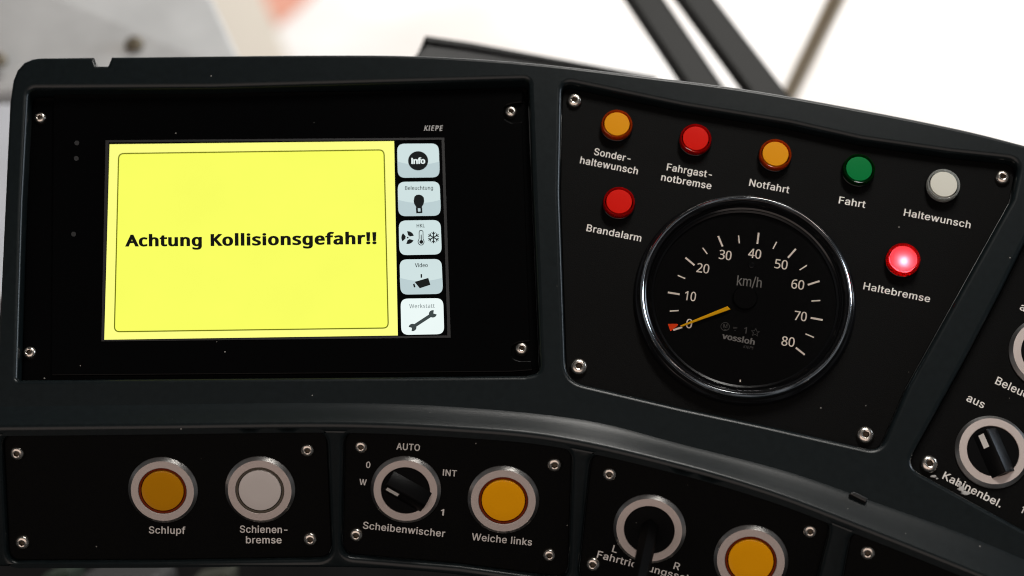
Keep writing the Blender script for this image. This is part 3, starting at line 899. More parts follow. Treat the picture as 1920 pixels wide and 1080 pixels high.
        'd': '493|221,-8 171,-2 128,17 92,48 65,91 49,146 44,214 49,282 66,338 93,381 128,413 171,432 221,438 280,429 323,407 354,374 359,374 356,405 354,438 354,609 425,609 425,0 368,0 358,58 354,58 323,24 279,1|232,51 273,55 305,67 328,88 343,117 352,154 355,200 355,213 352,263 343,304 329,336 306,360 274,375 231,379 196,374 168,359 146,334 130,300 120,260 117,213 120,165 130,125 146,93 168,69 197,55',
        'e': '452|234,438 269,435 301,427 329,414 354,396 374,373 390,346 402,315 409,281 411,244 411,201 117,201 122,157 134,119 154,90 181,69 215,56 254,52 327,60 392,82 392,20 327,-1 251,-8 212,-5 176,3 143,17 114,36 90,61 70,91 56,126 47,167 44,212 47,257 55,297 68,333 86,364 108,390 134,411 164,426 198,435|233,380 202,377 175,366 154,348 137,323 125,293 119,257 338,257 336,281 333,302 326,322 318,338 306,353 292,364 276,373 256,378',
        'f': '275|266,375 158,375 158,0 87,0 87,375 12,375 12,408 87,432 87,457 89,492 95,522 104,547 116,568 132,585 152,597 174,606 199,612 227,613 274,609 310,599 292,544 262,552 228,556 206,553 189,545 175,532 166,513 160,489 158,458 158,430 266,430',
        'g': '493|221,438 248,436 273,431 297,422 319,409 338,393 355,373 359,373 369,430 425,430 425,-7 423,-46 416,-80 404,-109 388,-135 367,-155 341,-172 310,-183 274,-190 233,-192 147,-186 78,-165 78,-100 149,-125 237,-134 271,-130 300,-119 324,-101 341,-77 352,-48 355,-13 355,4 356,32 358,57 354,57 338,37 320,21 299,8 275,-1 250,-6 221,-8 170,-2 126,18 91,51 65,95 49,149 44,214 49,278 65,332 91,377 126,411 169,431|230,379 207,376 187,370 169,359 153,344 140,326 130,303 123,277 119,247 117,213 120,165 130,124 146,92 169,68 197,54 232,50 288,58 303,65 315,74 326,85 349,131 356,197 356,214 355,251 350,282 343,309 332,331 319,348 302,362 281,371 257,377',
        'h': '495|139,431 138,399 135,370 140,370 174,407 221,429 273,437 306,435 335,430 360,421 382,408 399,391 413,370 423,344 429,314 431,280 431,0 361,0 361,275 358,307 351,333 338,353 319,367 295,376 265,379 235,377 210,370 189,360 173,347 160,329 150,308 144,283 140,254 139,222 139,0 68,0 68,609 139,609',
        'i': '207|139,430 139,0 68,0 68,430|104,591 133,580 140,572 144,560 145,546 144,532 140,521 133,512 104,501 93,502 83,506 75,512 68,521 64,532 63,546 64,560 68,572 75,580 83,586 93,590',
        'k': '428|138,291 137,257 135,221 138,221 152,240 172,264 189,285 326,430 409,430 235,246 421,0 336,0 187,200 138,158 138,0 68,0 68,609 138,609',
        'l': '207|139,0 68,0 68,609 139,609',
        'n': '495|275,438 322,434 361,421 391,401 413,371 426,330 431,280 431,0 361,0 361,275 358,307 351,333 338,353 319,367 295,376 265,379 222,374 189,361 166,338 151,308 142,269 139,223 139,0 68,0 68,430 125,430 136,371 140,371 175,409 222,431',
        'o': '485|442,216 440,181 436,150 428,121 417,95 404,71 388,51 369,33 348,18 324,7 299,-1 271,-6 241,-8 214,-6 188,-1 163,7 140,18 119,33 100,51 84,71 70,95 59,121 51,150 46,181 44,216 47,261 55,301 68,336 87,367 110,392 137,412 169,426 204,435 244,438 281,435 316,426 347,412 374,392 398,367 417,336 431,301 439,261|117,216 119,184 123,154 130,128 141,105 155,86 172,71 192,59 216,53 243,51 270,53 294,59 314,71 331,86 345,105 356,128 363,154 367,184 369,216 367,248 363,277 355,303 345,325 331,344 314,359 294,370 270,376 242,379 202,374 171,359 147,335 130,303 120,263',
        'r': '331|269,438 295,437 319,433 310,368 287,372 264,374 217,363 176,334 149,289 139,229 139,0 68,0 68,430 126,430 134,351 137,351 170,395 214,426 231,433 249,437',
        's': '384|348,119 346,92 339,69 327,49 311,32 292,18 268,6 241,-2 210,-6 176,-8 99,-1 42,19 42,83 104,60 178,49 211,51 236,57 256,66 269,79 277,94 280,112 271,141 239,167 174,196 103,228 84,239 69,252 57,266 48,283 43,302 41,324 46,358 61,386 85,408 118,425 157,435 202,438 275,430 339,409 315,353 258,372 197,380 171,379 149,374 131,366 118,356 111,343 108,328 119,298 154,274 219,246 289,215 306,203 321,191 333,176 341,159 346,140',
        't': '289|212,50 245,53 272,59 272,5 240,-4 200,-8 178,-7 157,-3 138,4 120,13 104,27 91,44 82,66 76,93 74,125 74,375 13,375 13,409 75,437 103,528 144,528 144,430 269,430 269,375 144,375 144,127 146,103 153,83 163,69 177,58 193,52',
        'u': '495|427,430 427,0 370,0 359,57 356,57 321,20 273,-1 220,-8 187,-6 159,-1 134,8 112,21 95,38 81,59 71,85 65,114 63,148 63,430 135,430 135,153 137,122 145,96 158,76 176,62 200,53 230,51 260,53 285,59 306,69 323,82 336,100 345,121 352,146 356,175 357,206 357,430',
        'v': '407|163,0 0,430 75,430 167,176 180,137 193,96 201,63 204,63 214,96 227,138 241,176 332,430 407,430 244,0',
    },
}

# ------------------------------------------------------------------ the setting behind and below the console
def slab(corners, thick, bev=0.004):
    """a thick board through four world corners (clockwise as seen), front face towards the camera"""
    n = (corners[2] - corners[0]).cross(corners[1] - corners[0]).normalized()
    if n.dot(CAM - corners[0]) < 0:
        n = -n
    bm = bmesh.new()
    f = [bm.verts.new(c) for c in corners]
    b = [bm.verts.new(c - n * thick) for c in corners]
    bm.faces.new(f)
    bm.faces.new(b[::-1])
    k = len(corners)
    for i in range(k):
        bm.faces.new([f[i], b[i], b[(i + 1) % k], f[(i + 1) % k]])
    bmesh.ops.recalc_face_normals(bm, faces=bm.faces)
    bmesh.ops.bevel(bm, geom=list(bm.edges), offset=bev, segments=3, profile=0.5, affect='EDGES')
    me = bpy.data.meshes.new('slab')
    bm.to_mesh(me)
    bm.free()
    return me, n


def ground(px, py, z=0.0):
    d = ray(px, py)
    return CAM + d * ((z - CAM.z) / d.z)


fl = obj('hall_floor', mesh('hall_floor', [(-12, 1.5, 0), (12, 1.5, 0), (12, 22, 0), (-12, 22, 0)], [(0, 1, 2, 3)]), 'floor')
props(fl, kind='structure')
cf = obj('cab_floor', box(Vector((0, 0.75, 0.42)), Vector((1.6, 0, 0)), Vector((0, 1.5, 0)), Vector((0, 0, 0.03))), 'cabfloor')
props(cf, kind='structure')

# salmon patch painted on the hall floor
a, b, c, d = ground(440, -60), ground(640, -60), ground(568, 14), ground(522, 52)
o = obj('floor_marking', mesh('floor_marking', [p + Vector((0, 0, .004)) for p in (a, b, c, d)], [(0, 3, 2, 1)]), 'salmon')
props(o, 'blurred salmon patch on the white floor, near the top of the picture', 'floor marking')

# grey side trim with two screws, left of the console
t = thing('side_trim', Matrix.Translation(at(200, 60, 1.36)), 'light grey plastic side trim with dark screws, behind the console\'s left corner', 'trim panel')
me, sn = slab([at(-260, -160, 1.42), at(352, -110, 1.42), at(470, 150, 1.32), at(-260, 180, 1.32)], 0.02)
obj('panel', me, 'grey', t)
TRIM = Plane(at(470, 150, 1.32), sn)
for px, py, s in ((252, 84, 0.0056), (-6, 114, 0.0060)):
    X = TRIM.hit(px, py)
    sc_ = thing('screw', frame(X, sn), None, None)
    MW.pop(sc_.name)
    bpy.data.objects.remove(sc_)
    me = lathe([(s * 1.15, -.001), (s * 1.15, .0006), (s, .003), (s * .6, .0045), (s * .45, .0045), (s * .42, .002), (0, .002)], 32)
    me.transform(frame(X, sn))
    obj('screw', me, 'bronze', t)
me, _ = slab([at(-260, 188, 1.31), at(120, 192, 1.31), at(120, 560, 1.22), at(-260, 560, 1.22)], 0.02)
o = obj('lower_trim', me, 'pale')
props(o, 'pale bluish trim strip left of the console, below the grey side trim', 'trim panel')
a, b, c, d = ground(360, -60), ground(470, -60), ground(556, 150), ground(420, 150)
o = obj('floor_strip', mesh('floor_strip', [p + Vector((0, 0, .008)) for p in (a, b, c, d)], [(0, 3, 2, 1)]), 'cream')
props(o, 'blurred cream strip on the white floor, beside the grey side trim', 'floor strip')

# bulkhead under the windscreen
o = obj('cab_bulkhead', box(Vector((0, 1.33, 0.82)), Vector((1.6, 0, 0)), Vector((0, 0.03, 0)), Vector((0, 0, 0.38))), 'cabfloor')
props(o, 'dark bulkhead wall below the console, seen along the bottom edge', 'wall')

# two dark diagonal bars and the slim brown post
def bar(name, x0, x1, x2, x3, y0, y1, dep0, dep1, m, label, cat, group=None, thick=0.012, parent=None):
    def ex(xa, ya, xb, yb, y):
        return xa + (xb - xa) * (y - ya) / (yb - ya)
    ya, yb = -180, 330
    L = [at(ex(x0, y0, x2, y1, ya), ya, dep0), at(ex(x1, y0, x3, y1, ya), ya, dep0),
         at(ex(x1, y0, x3, y1, yb), yb, dep1), at(ex(x0, y0, x2, y1, yb), yb, dep1)]
    me, _ = slab(L, thick, thick * .22)
    o = obj(name, me, m, parent)
    props(o, label, cat, group)


bar('window_bar', 1181, 1250, 1281, 1352, 0, 150, 1.24, 1.16, 'rubber',
    'dark diagonal bar behind the console, the longer-hidden one left of the white gap', 'window bar', 'dark bars behind the console')
bar('window_bar', 1277, 1346, 1393, 1466, 0, 157, 1.24, 1.16, 'rubber',
    'dark diagonal bar behind the console, between the white gap and the brown post', 'window bar', 'dark bars behind the console')
sl = thing('slim_post', Matrix.Translation(at(1525, 80, 1.56)), 'slim blurred brown post with painted beige glow slanting across the bright white background', 'post')
bar('beige_glow_band', 1546, 1586, 1466, 1500, 0, 170, 1.63, 1.51, 'beige', None, None, thick=0.008, parent=sl)  # wide pale band: the blurred glow beside the brown post, put into colour
bar('brown_edge', 1554, 1575, 1472, 1490, 0, 170, 1.615, 1.495, 'brown', None, None, thick=0.005, parent=sl)

# dark case peeking over the top edge
t = thing('equipment_case', Matrix.Translation(at(960, 130, 1.05)), 'blurred dark grey case peeking over the console\'s top edge, left of the diagonal bars', 'case')
me, cn = slab([at(798, 76, 1.07), at(1230, 150, 1.10), at(1230, 300, 1.03), at(690, 300, 1.02), at(772, 108, 1.06)], 0.06, 0.003)
obj('body', me, 'darkgrey', t)
me, _ = slab([at(797, 66, 1.068), at(880, 78, 1.074), at(1232, 143, 1.098), at(1232, 153, 1.097), at(880, 90, 1.072), at(797, 77, 1.066)], 0.055, 0.0008)
obj('lid', me, 'rubber', t)

# below the console
o = obj('footrest', box(at(238, 1150, 1.16), Vector((0.026, 0, 0)), FW * 0.03, UPV * 0.026), 'pedal')
props(o, 'blurred grey block under the console\'s bottom left edge', 'footrest')
o = obj('cloth', box(at(118, 1120, 1.14), Vector((0.008, 0.003, 0)), FW * 0.02, UPV * 0.017), 'greenbag')
props(o, 'small dark green spot under the console, left of grey block', 'cloth')
o = obj('cloth', box(at(402, 1125, 1.14), Vector((0.011, 0.003, 0)), FW * 0.02, UPV * 0.017), mat('olive_cloth', (0.012, 0.012, 0.002), 0.8))
props(o, 'dim olive spot under the console, right of grey block', 'cloth')

# ------------------------------------------------------------------ console housing
TOPEDGE = [(75, 107.5), (175, 106.5), (600, 102), (800, 104), (1000, 117), (1200, 140), (1400, 166), (1600, 201), (1800, 241), (1920, 271), (2060, 310)]
out = [(-10, 800), (18, 190), (24, 150), (32, 130), (45, 116), (60, 109.5), (75, 107.5), (120, 107), (176, 106.3, 1.5), (181, 122.5, 3), (202, 123, 3), (209, 105.8, 1.5)]
out += [(x, interp(TOPEDGE, x)) for x in range(240, 2061, 30)]
out = rpoly(out, 4)
low = [(x, interp(CREASE, x) + 6) for x in range(2050, 0, -30)]
out += low
H_DISP = rpoly([(53, 167, 14), (400, 165), (972, 149, 3), (991, 149, 22), (999, 360), (1013, 697, 26), (985, 703, 2), (640, 706), (32, 711, 5), (42, 380)], 6)
H_GAUGE = rpoly([(1054, 152, 22), (1280, 199), (1480, 232), (1613, 262), (1780, 286), (1913, 300, 26), (1898, 372), (1703, 722), (1650, 845, 26), (1440, 797), (1280, 763), (1062, 712, 34), (1050, 360)], 7)
H_RIGHT = rpoly([(1700, 872, 30), (1806, 681), (1880, 540), (1922, 455), (1990, 330), (2058, 345), (2058, 1062), (1913, 989)], 7)

con = thing('console_housing', Matrix.Translation(CENTER - NU * 0.02),
            'dark green-grey moulded plastic housing of a tram driver\'s console, framing all panels', 'console')
obj('face_frame', plate(out, [H_DISP, H_GAUGE, H_RIGHT], TOP, 0.030, 0.0015, 0.0021, steps=5), 'housing', con)

# rounded ridge along the lower edge of the face frame
st = list(range(-120, 2051, 14))
V, F = [], []
NA = 7
for px in st:
    A, B, e, nS, nF, c = ridge_frame(px)
    dS = nS.cross(e).normalized()
    dp = e.cross(NU).normalized()
    row = [A - dp * 0.0015 - NU * 0.0006, A - dp * 0.0004 + NU * 0.0001, A + (B - A) * 0.10 + NU * 0.0001]
    row += [A.lerp(B, k) for k in (0.4, 0.75)]
    for k in range(NA + 1):
        n = nS.slerp(nF, k / NA) if False else (nS * (1 - k / NA) + nF * (k / NA)).normalized()
        row.append(c + n * R_RIDGE)
    dF = (row[-1] - c).cross(e)
    dF = (nF.cross(e)).normalized()
    if dF.z > 0:
        dF = -dF
    row.append(row[-1] + dF * 0.0012 - nF * 0.0001)
    row.append(row[-1] + dF * 0.0003 - nF * 0.0015)
    b0 = len(V)
    V += row
    m = len(row)
    if b0:
        for k in range(m - 1):
            F.append((b0 - m + k, b0 - m + k + 1, b0 + k + 1, b0 + k))
me = weld(mesh('front_ridge', V, F, True), 1e-7, R_(50))
obj('front_ridge', me, 'housing', con)

# front face under the ridge, with its four openings
tl = []
for px in range(-120, 2051, 24):
    A, B, e, nS, nF, c = ridge_frame(px)
    dF = nF.cross(e).normalized()
    dF = dF if dF.z < 0 else -dF
    tl.append(project(c + nF * R_RIDGE + dF * 0.0011))
BOT = [(-120, 1063), (0, 1063), (640, 1065), (760, 1070), (920, 1086), (1100, 1110), (1500, 1200), (2050, 1330)]
outl = tl + [(x, interp(BOT, x)) for x in range(2050, -121, -30)]


def yt(px, off=0.0):
    A, B, e, nS, nF, c = ridge_frame(px)
    return project(c + nF * R_RIDGE)[1] + off


HOLES = [
    rpoly([(3, yt(3, 10), 22), (300, yt(300, 10)), (612, yt(612, 11), 24), (622, 1050, 26), (300, 1055), (14, 1056, 24)], 6),
    rpoly([(645, yt(645, 11), 24), (750, yt(750, 10)), (860, yt(860, 10)), (970, yt(970, 10)), (1072, yt(1072, 11), 24), (1064, 1090, 26), (860, 1062), (640, 1044, 24)], 6),
    rpoly([(1108, yt(1108, 12), 24), (1220, yt(1220, 11)), (1330, yt(1330, 11)), (1440, yt(1440, 11)), (1558, yt(1558, 12), 22), (1500, 1215, 20), (1280, 1140), (1082, 1092, 24)], 6),
    rpoly([(1596, yt(1596, 12), 24), (1700, yt(1700, 12)), (1840, yt(1840, 12)), (1980, yt(1980, 12), 20), (1980, 1290, 20), (1560, 1190, 20)], 6),
]
HOLES = [subdiv(h, 24) for h in HOLES]
obj('front_face', plate(subdiv(outl, 30), HOLES, FRONT, 0.028, 0.0012, 0.0022, steps=5, grid=26), 'housing', con)
# small black tab clipped on the ridge
TABP = Plane(TOP.hit(1608, 932, 0.0006), NU)
me = plate(rpoly([(1592, 926, 2), (1601, 921, 2), (1628, 934, 2), (1624, 942, 2)], 3), [], Shifted(TOP, 0.0026), 0.003, 0.0005)
props(obj('tab', me, 'tab', con), 'small black tab on the ridge')


# ------------------------------------------------------------------ fixings and panels
def screw_mesh(s):
    # a low domed head with a hexagon socket
    prof = [(1.0, -.3), (1.0, .12), (.96, .30), (.86, .48), (.70, .60), (.52, .66), (.47, .66)]
    me = lathe([(r * s, z * s) for r, z in prof], 40)
    n = 6
    V = [(0.47 * s * math.cos(2 * math.pi * k / 40), 0.47 * s * math.sin(2 * math.pi * k / 40), .66 * s) for k in range(40)]
    hx = [(0.40 * s * math.cos(math.pi / 3 * k), 0.40 * s * math.sin(math.pi / 3 * k)) for k in range(6)]
    V += [(x, y, .62 * s) for x, y in hx] + [(x * .95, y * .95, .15 * s) for x, y in hx]
    F, MI = [], []
    for k in range(40):
        h0, h1 = int(k * 6 / 40 + .5) % 6, int((k + 1) * 6 / 40 + .5) % 6
        F.append((k, (k + 1) % 40, 40 + h1, 40 + h0) if h0 != h1 else (k, (k + 1) % 40, 40 + h0))
        MI.append(0)
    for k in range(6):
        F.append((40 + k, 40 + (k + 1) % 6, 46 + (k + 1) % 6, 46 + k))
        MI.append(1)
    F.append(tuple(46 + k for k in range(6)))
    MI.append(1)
    m2 = mesh('s', V, F, mi=MI)
    return join([me, m2])


def add_screws(panel, surf, lst):
    for px, py, d in lst:
        X = surf.hit(px, py)
        s = 1.12 * d / 2 * (X - CAM).dot(FW) / FPX
        me = weld(screw_mesh(s), 1e-6, R_(38))
        ang = random.uniform(0, math.pi)
        tilt = Vector((random.uniform(-.05, .05), random.uniform(-.05, .05), 0))
        me.transform(frame(X, surf.nrm(px, py) + tilt) @ Matrix.Rotation(ang, 4, 'Z'))
        obj('screw', me, ['steel', 'socket'], panel)


def panel(name, hole, surf, depth, label, cat, m='panel', gap=0.9, group=None, thick=0.003):
    """insert that fills an opening, sunk by depth"""
    P = Shifted(surf, -depth)
    pts = []
    for x, y in orient(hole, True):
        X = surf.hit(x, y) - surf.nrm(x, y) * depth
        pts.append(project(X))
    pts = offset(pts, gap)
    cx, cy = sum(p[0] for p in pts) / len(pts), sum(p[1] for p in pts) / len(pts)
    t = thing(name, Matrix.Translation(P.hit(cx, cy)), label, cat, group)
    obj('plate', plate(pts, [], P, thick, 0.0004, steps=2), m, t)
    return t, P


def flat_front(px):
    return FRONT.plane(px)


def text(t, surf, items, m='print', font='A', bold=14, name='lettering', **kw):
    ms = [lettering(s, font, bl, br, cap, surf, bold=bold, track=26, **kw) for s, bl, br, cap in items]
    return obj(name, join(ms), m, t)


# ---- gauge panel
gp, GP = panel('gauge_panel', H_GAUGE, TOP, 0.0052, 'black panel with speedometer opening and seven lamps, right of the screen', 'control panel')
add_screws(gp, GP, [(1077, 190, 26), (1879, 334, 26), (1085, 689, 30), (1622, 817, 31)])
text(gp, GP, [('Sonder-', (1113, 290), (1181, 304), 13)])
text(gp, GP, [('haltewunsch', (1087, 306), (1195, 327), 13)])
text(gp, GP, [('Fahrgast-', (1249.5, 319), (1334, 334), 13)])
text(gp, GP, [('notbremse', (1239, 338), (1333, 355), 13)])
text(gp, GP, [('Notfahrt', (1404, 348), (1479, 362.5), 13)])
text(gp, GP, [('Fahrt', (1572, 381), (1622, 390), 13)])
text(gp, GP, [('Haltewunsch', (1694, 404), (1819, 428), 13)])
text(gp, GP, [('Haltebremse', (1618, 542), (1743, 567), 13)])
text(gp, GP, [('Brandalarm', (1099, 433), (1201.5, 453), 13)])


# ---- indicator lamps
def lamp(px, py, d, colour, label, lit=False):
    X = GP.hit(px, py)
    r = d / 2 * (X - CAM).dot(FW) / FPX
    t = thing('indicator_lamp', frame(X, NU), label, 'indicator lamp', 'indicator lamps of the gauge panel')
    me = lathe([(1.0 * r, -.001), (1.0 * r, .14 * r), (.985 * r, .20 * r), (.965 * r, .21 * r), (.955 * r, .19 * r), (.955 * r, .02 * r)])
    obj('collar', me, 'bezelblack', t, local=True)
    me = lathe([(.95 * r, .02 * r), (.945 * r, .50 * r), (.93 * r, .575 * r), (.90 * r, .605 * r), (.87 * r, .60 * r), (.845 * r, .565 * r), (.835 * r, .50 * r), (.83 * r, .06 * r), (.84 * r, .02 * r), (.95 * r, .02 * r)])
    obj('rim', me, colour + '_rim', t, local=True)
    me = lathe([(.775 * r, .20 * r), (.775 * r, .53 * r), (.76 * r, .565 * r), (.6 * r, .575 * r), (.3 * r, .58 * r), (0, .582 * r)])
    obj('lens', me, 'lit_red' if lit else colour, t, local=True)
    if lit:
        me = lathe([(0, .44 * r), (.10 * r, .42 * r), (.15 * r, .33 * r), (.12 * r, .22 * r), (0, .18 * r)], 24)
        for v in me.vertices:
            v.co.y -= .16 * r
        obj('bulb', me, 'bulb', t, local=True)
    return t


lamp(1156, 239, 61, 'amber', 'amber indicator lamp above the caption Sonder-haltewunsch')
lamp(1303, 266, 62, 'red', 'red unlit indicator lamp above the caption Fahrgast-notbremse')
lamp(1452, 295, 63, 'amber', 'amber indicator lamp above the caption Notfahrt')
lamp(1608, 323, 63, 'green', 'dark green indicator lamp above the caption Fahrt')
lamp(1766, 352, 65, 'white', 'white indicator lamp above the caption Haltewunsch')
lamp(1160, 384, 62, 'red', 'red unlit indicator lamp above the caption Brandalarm')
lamp(1691, 491, 66, 'red', 'brightly lit red indicator lamp above the caption Haltebremse', lit=True)

# ---- speedometer
GC = (1396, 561)
X = GP.hit(*GC)
GS = (X - CAM).dot(FW) / FPX
gr = 199 * GS
sp = thing('speedometer', frame(X, NU), 'round black speedometer up to 80 km/h in a polished bezel, needle at zero', 'speedometer')
me = lathe([(1.045 * gr, -.001), (1.045 * gr, .0012), (1.03 * gr, .0026), (1.008 * gr, .0032)], 128)
obj('flange', me, 'bezelblack', sp, local=True)
me = lathe([(1.008 * gr, .0030), (1.004 * gr, .0052), (.992 * gr, .0066), (.972 * gr, .0072), (.962 * gr, .0069), (.957 * gr, .0064)], 160)
obj('bezel', me, 'chrome', sp, local=True)
me = lathe([(.957 * gr, .0064), (.953 * gr, .0066), (.940 * gr, .0063), (.928 * gr, .0052), (.925 * gr, .0050), (.912 * gr, .0036), (.905 * gr, .0036), (.900 * gr, .0030), (.884 * gr, .0026), (.880 * gr, .0021), (.860 * gr, .0019), (.856 * gr, .0008)], 160)
obj('inner_ring', me, 'bezelblack', sp, local=True)
ZD = 0.0009
DL = Shifted(GP, ZD)
me = lathe([(.87 * gr, ZD), (0, ZD)], 96)
dial = obj('dial', me, 'dial', sp, local=True)


def gz(x, y):
    return (1180 + x / 2.7, 360 + y / 2.7)


ticks = []
for a, b in (((222, 699), (268, 684)), ((195, 508), (255, 518)), ((284, 332), (330, 371)), ((450, 223), (472, 276)), ((655, 206), (648, 263)),
             ((843, 288), (803, 333)), ((963, 451), (903, 470)), ((918, 637), (979, 648)), ((843, 788), (888, 824))):
    ticks.append(stroke([gz(*a), gz(*b)], 3.6, DL, .00012))
for a, b in (((205, 603), (250, 600)), ((245, 422), (283, 438)), ((371, 282), (395, 314)), ((553, 220), (557, 260)), ((746, 252), (727, 288)),
             ((899, 371), (862, 395)), ((967, 549), (922, 552)), ((892, 718), (934, 736)), ((562, 950), (561, 962))):
    ticks.append(stroke([gz(*a), gz(*b)], 2.5, DL, .00012))
obj('scale_marking', join(ticks), 'print_dial', dial)


def numeral(s, zx, zy, wz, cap=46, slope=.135, bold=14, font='B'):
    cx, cy = gz(zx, zy)
    w = wz / 2.7
    h = cap / 2.7
    e = Vector((1, slope)).normalized()
    up = Vector((e.y, -e.x))
    c = Vector((cx, cy)) - up * h / 2
    a, b = c - e * w / 2, c + e * w / 2
    return lettering(s, font, tuple(a), tuple(b), h, DL, w=.00013, bold=bold)


nums = [numeral('0', 303, 666, 32), numeral('10', 309, 527, 58), numeral('20', 373, 386, 64), numeral('30', 486, 319, 64), numeral('40', 635, 312, 66),
        numeral('50', 769, 366, 66), numeral('60', 853, 468, 66), numeral('70', 867, 628, 64), numeral('80', 804, 757, 67)]
obj('numerals', join(nums), 'print_dial', dial)
obj('lettering', join([numeral('km/h', 608, 453, 126, 50, .10, 8, 'A')]), 'print_dim', dial)
ms = [numeral('1', 588, 700, 13, 32, .12, 2, 'A'), numeral('M', 486, 678, 20, 20, .12, 0, 'A')]
ms.append(stroke(circle(*gz(485, 681), 8.0, 7.6), 1.0, DL, .00012, True))
ms.append(stroke([gz(478, 694), gz(492, 696)], .9, DL, .00012))
ms += [stroke([gz(525, 684), gz(547, 688)], .9, DL, .00012), stroke([gz(526, 690), gz(545, 693)], .6, DL, .00012), stroke([gz(533, 700), gz(538, 701)], .9, DL, .00012)]
star = []
cx, cy = gz(638, 711)
for k in range(10):
    r = 8.2 if k % 2 == 0 else 3.6
    an = -math.pi / 2 + .12 + k * math.pi / 5
    star.append((cx + r * math.cos(an), cy + r * math.sin(an) * .95))
ms.append(stroke(star, 1.0, DL, .00012, True))
obj('approval_marks', join(ms), 'print_faint', dial)
bl, br = gz(467, 741), gz(633, 774)
ms = [lettering('vossloh', 'B', bl, br, 10.5, DL, w=.00013, bold=40, track=30)]
logo = obj('lettering', join(ms), 'print_dim', dial)
obj('lettering', join([lettering('KIEPE', 'B', gz(576, 789), gz(627, 797), 5.0, DL, w=.00013, bold=10, track=60, shear=.2)]), 'print_faint', dial)
me = sheet([[gz(195, 668), gz(240, 667), gz(247, 670), gz(244, 677), gz(211, 704), gz(207, 703)]], DL, .0002)
obj('zero_marker', me, 'marker', sp)
# screw heads showing on the dial
obj('dial_screw', plate(circle(*gz(620, 370), 6, 5.7), [], Shifted(DL, .0005), .0008, .0003), 'bezelblack', sp)
hub = lathe([(.115 * gr, .0009), (.115 * gr, .0022), (.108 * gr, .0025), (0, .0026)], 64)
obj('hub', hub, 'dial', sp, local=True)
# needle: wide at the hub, thin at the tip
NZ = Shifted(GP, .0028)
me = plate([gz(497, 577), gz(512, 593), gz(264, 681), gz(258, 675)], [], NZ, .0007, .00018, steps=2)
obj('needle', me, 'needle', sp)
me = lathe([(.926 * gr, .0051), (0, .0051)], 96)
obj('cover_glass', me, 'glass', sp, local=True)

# ---- display unit
dp_, DP = panel('display_unit', H_DISP, TOP, 0.0075, 'black onboard display with yellow collision warning and five touch keys, left half of console', 'display', m='glassy', gap=1.5, thick=0.006)
# the front glass stands proud of the mounting plate, with pockets left for the screws
SUR = Shifted(DP, 0.0016)
fr_ = [(100, 176, 3), (980, 167, 3), (980, 192, 2), (961, 194, 2), (945, 198, 14), (944, 224, 16), (960, 230, 2), (979, 228, 2), (994, 640, 2), (975, 641, 2), (958, 648, 12), (960, 672, 14),
       (975, 677, 2), (996, 676, 2), (1000, 694, 4), (960, 697), (640, 700), (96, 704, 3)]
obj('front_glass', plate(rpoly(fr_, 4), [], SUR, 0.002, 0.0004, steps=2), 'glassy', dp_)
add_screws(dp_, DP, [(76, 222, 20), (958, 211, 21), (56, 662, 22), (978, 655, 23)])
# light sensors: three faint dots
for px, py, r in ((144, 268, 4.5), (143, 297, 4.5), (138, 439, 4.5)):
    obj('sensor', sheet([circle(px, py, r)], SUR, .0001), mat('sensor_dot', (0.005, 0.005, 0.0055), 0.6), dp_)
obj('lettering', join([lettering('KIEPE', 'B', (795, 245), (829, 245), 9.5, SUR, bold=30, track=120, shear=.22)]), 'print_mid', dp_)
# screen opening edge and the lit screen
SCR = Shifted(SUR, 0.0002)
bz = [rpoly([(198, 263), (833, 258), (845, 633), (190, 640)]), rpoly([(204, 267), (828, 262), (839, 629), (194.5, 637.5)])]
me = sheet([orient(bz[0], True), orient(bz[1], False)], SUR, .0003)
obj('screen_frame', me, mat('screen_frame_edge', (0.004, 0.004, 0.0045), 0.5), dp_)
scr = obj('screen', sheet([[(205.5, 270.5), (739, 264.5), (746, 629), (195.5, 637)]], SCR), 'scr_border', dp_)
inn = rpoly([(222.5, 288, 10), (720, 281, 10), (728, 615, 10), (214.5, 622, 10)], 6)
obj('message_field', sheet([inn], SCR, .0003), 'scr_yellow', scr)
obj('border_line', stroke(inn, 2.3, SCR, .0004, True), 'scr_line', scr)
ms = [lettering('Achtung', 'B', (234.5, 461.5), (378.5, 460.5), 20.5, SCR, w=.0005, bold=46, track=60),
      lettering('Kollisionsgefahr!!', 'B', (395, 460.5), (706, 456.8), 20.8, SCR, w=.0005, bold=46, track=60)]
obj('lettering', join(ms), 'scr_black', scr)


def key(quad, top='scr_key_top', lowm='scr_key_low'):
    (x0, y0), (x1, y1), (x2, y2), (x3, y3) = quad
    P = rpoly([(x0, y0, 14), (x1, y1, 14), (x2, y2, 14), (x3, y3, 14)], 6)
    a = sheet([P], SCR)
    ms = [a]
    if lowm:
        L = [(lambda s: (x0 + (x1 - x0) * s + 1.0 + (s - .5) * .8, y0 + (y3 - y0) * .52 + 6 * (1 - (2 * s - 1) ** 2)))(k / 10) for k in range(11)]
        pts = [q for q in P if q[1] > y0 + (y3 - y0) * .6]
        # lower lobe, following the key's own outline
        low_ = L[::1] + [(x2 - .2, y2 - 14), *[q for q in rpoly([(x1, y1, 0), (x2, y2, 14), (x3, y3, 14), (x0, y0, 0)], 6)[1:-1]], ]
        b = sheet([low_], SCR, .0003)
        for p in b.polygons:
            p.material_index = 1
        ms.append(b)
    o = obj('touch_key', join(ms), [top, lowm or top], dp_)
    return o


W1 = .0006


def icon(parent, ms, m='scr_icon'):
    obj('icon', join(ms), m, parent)


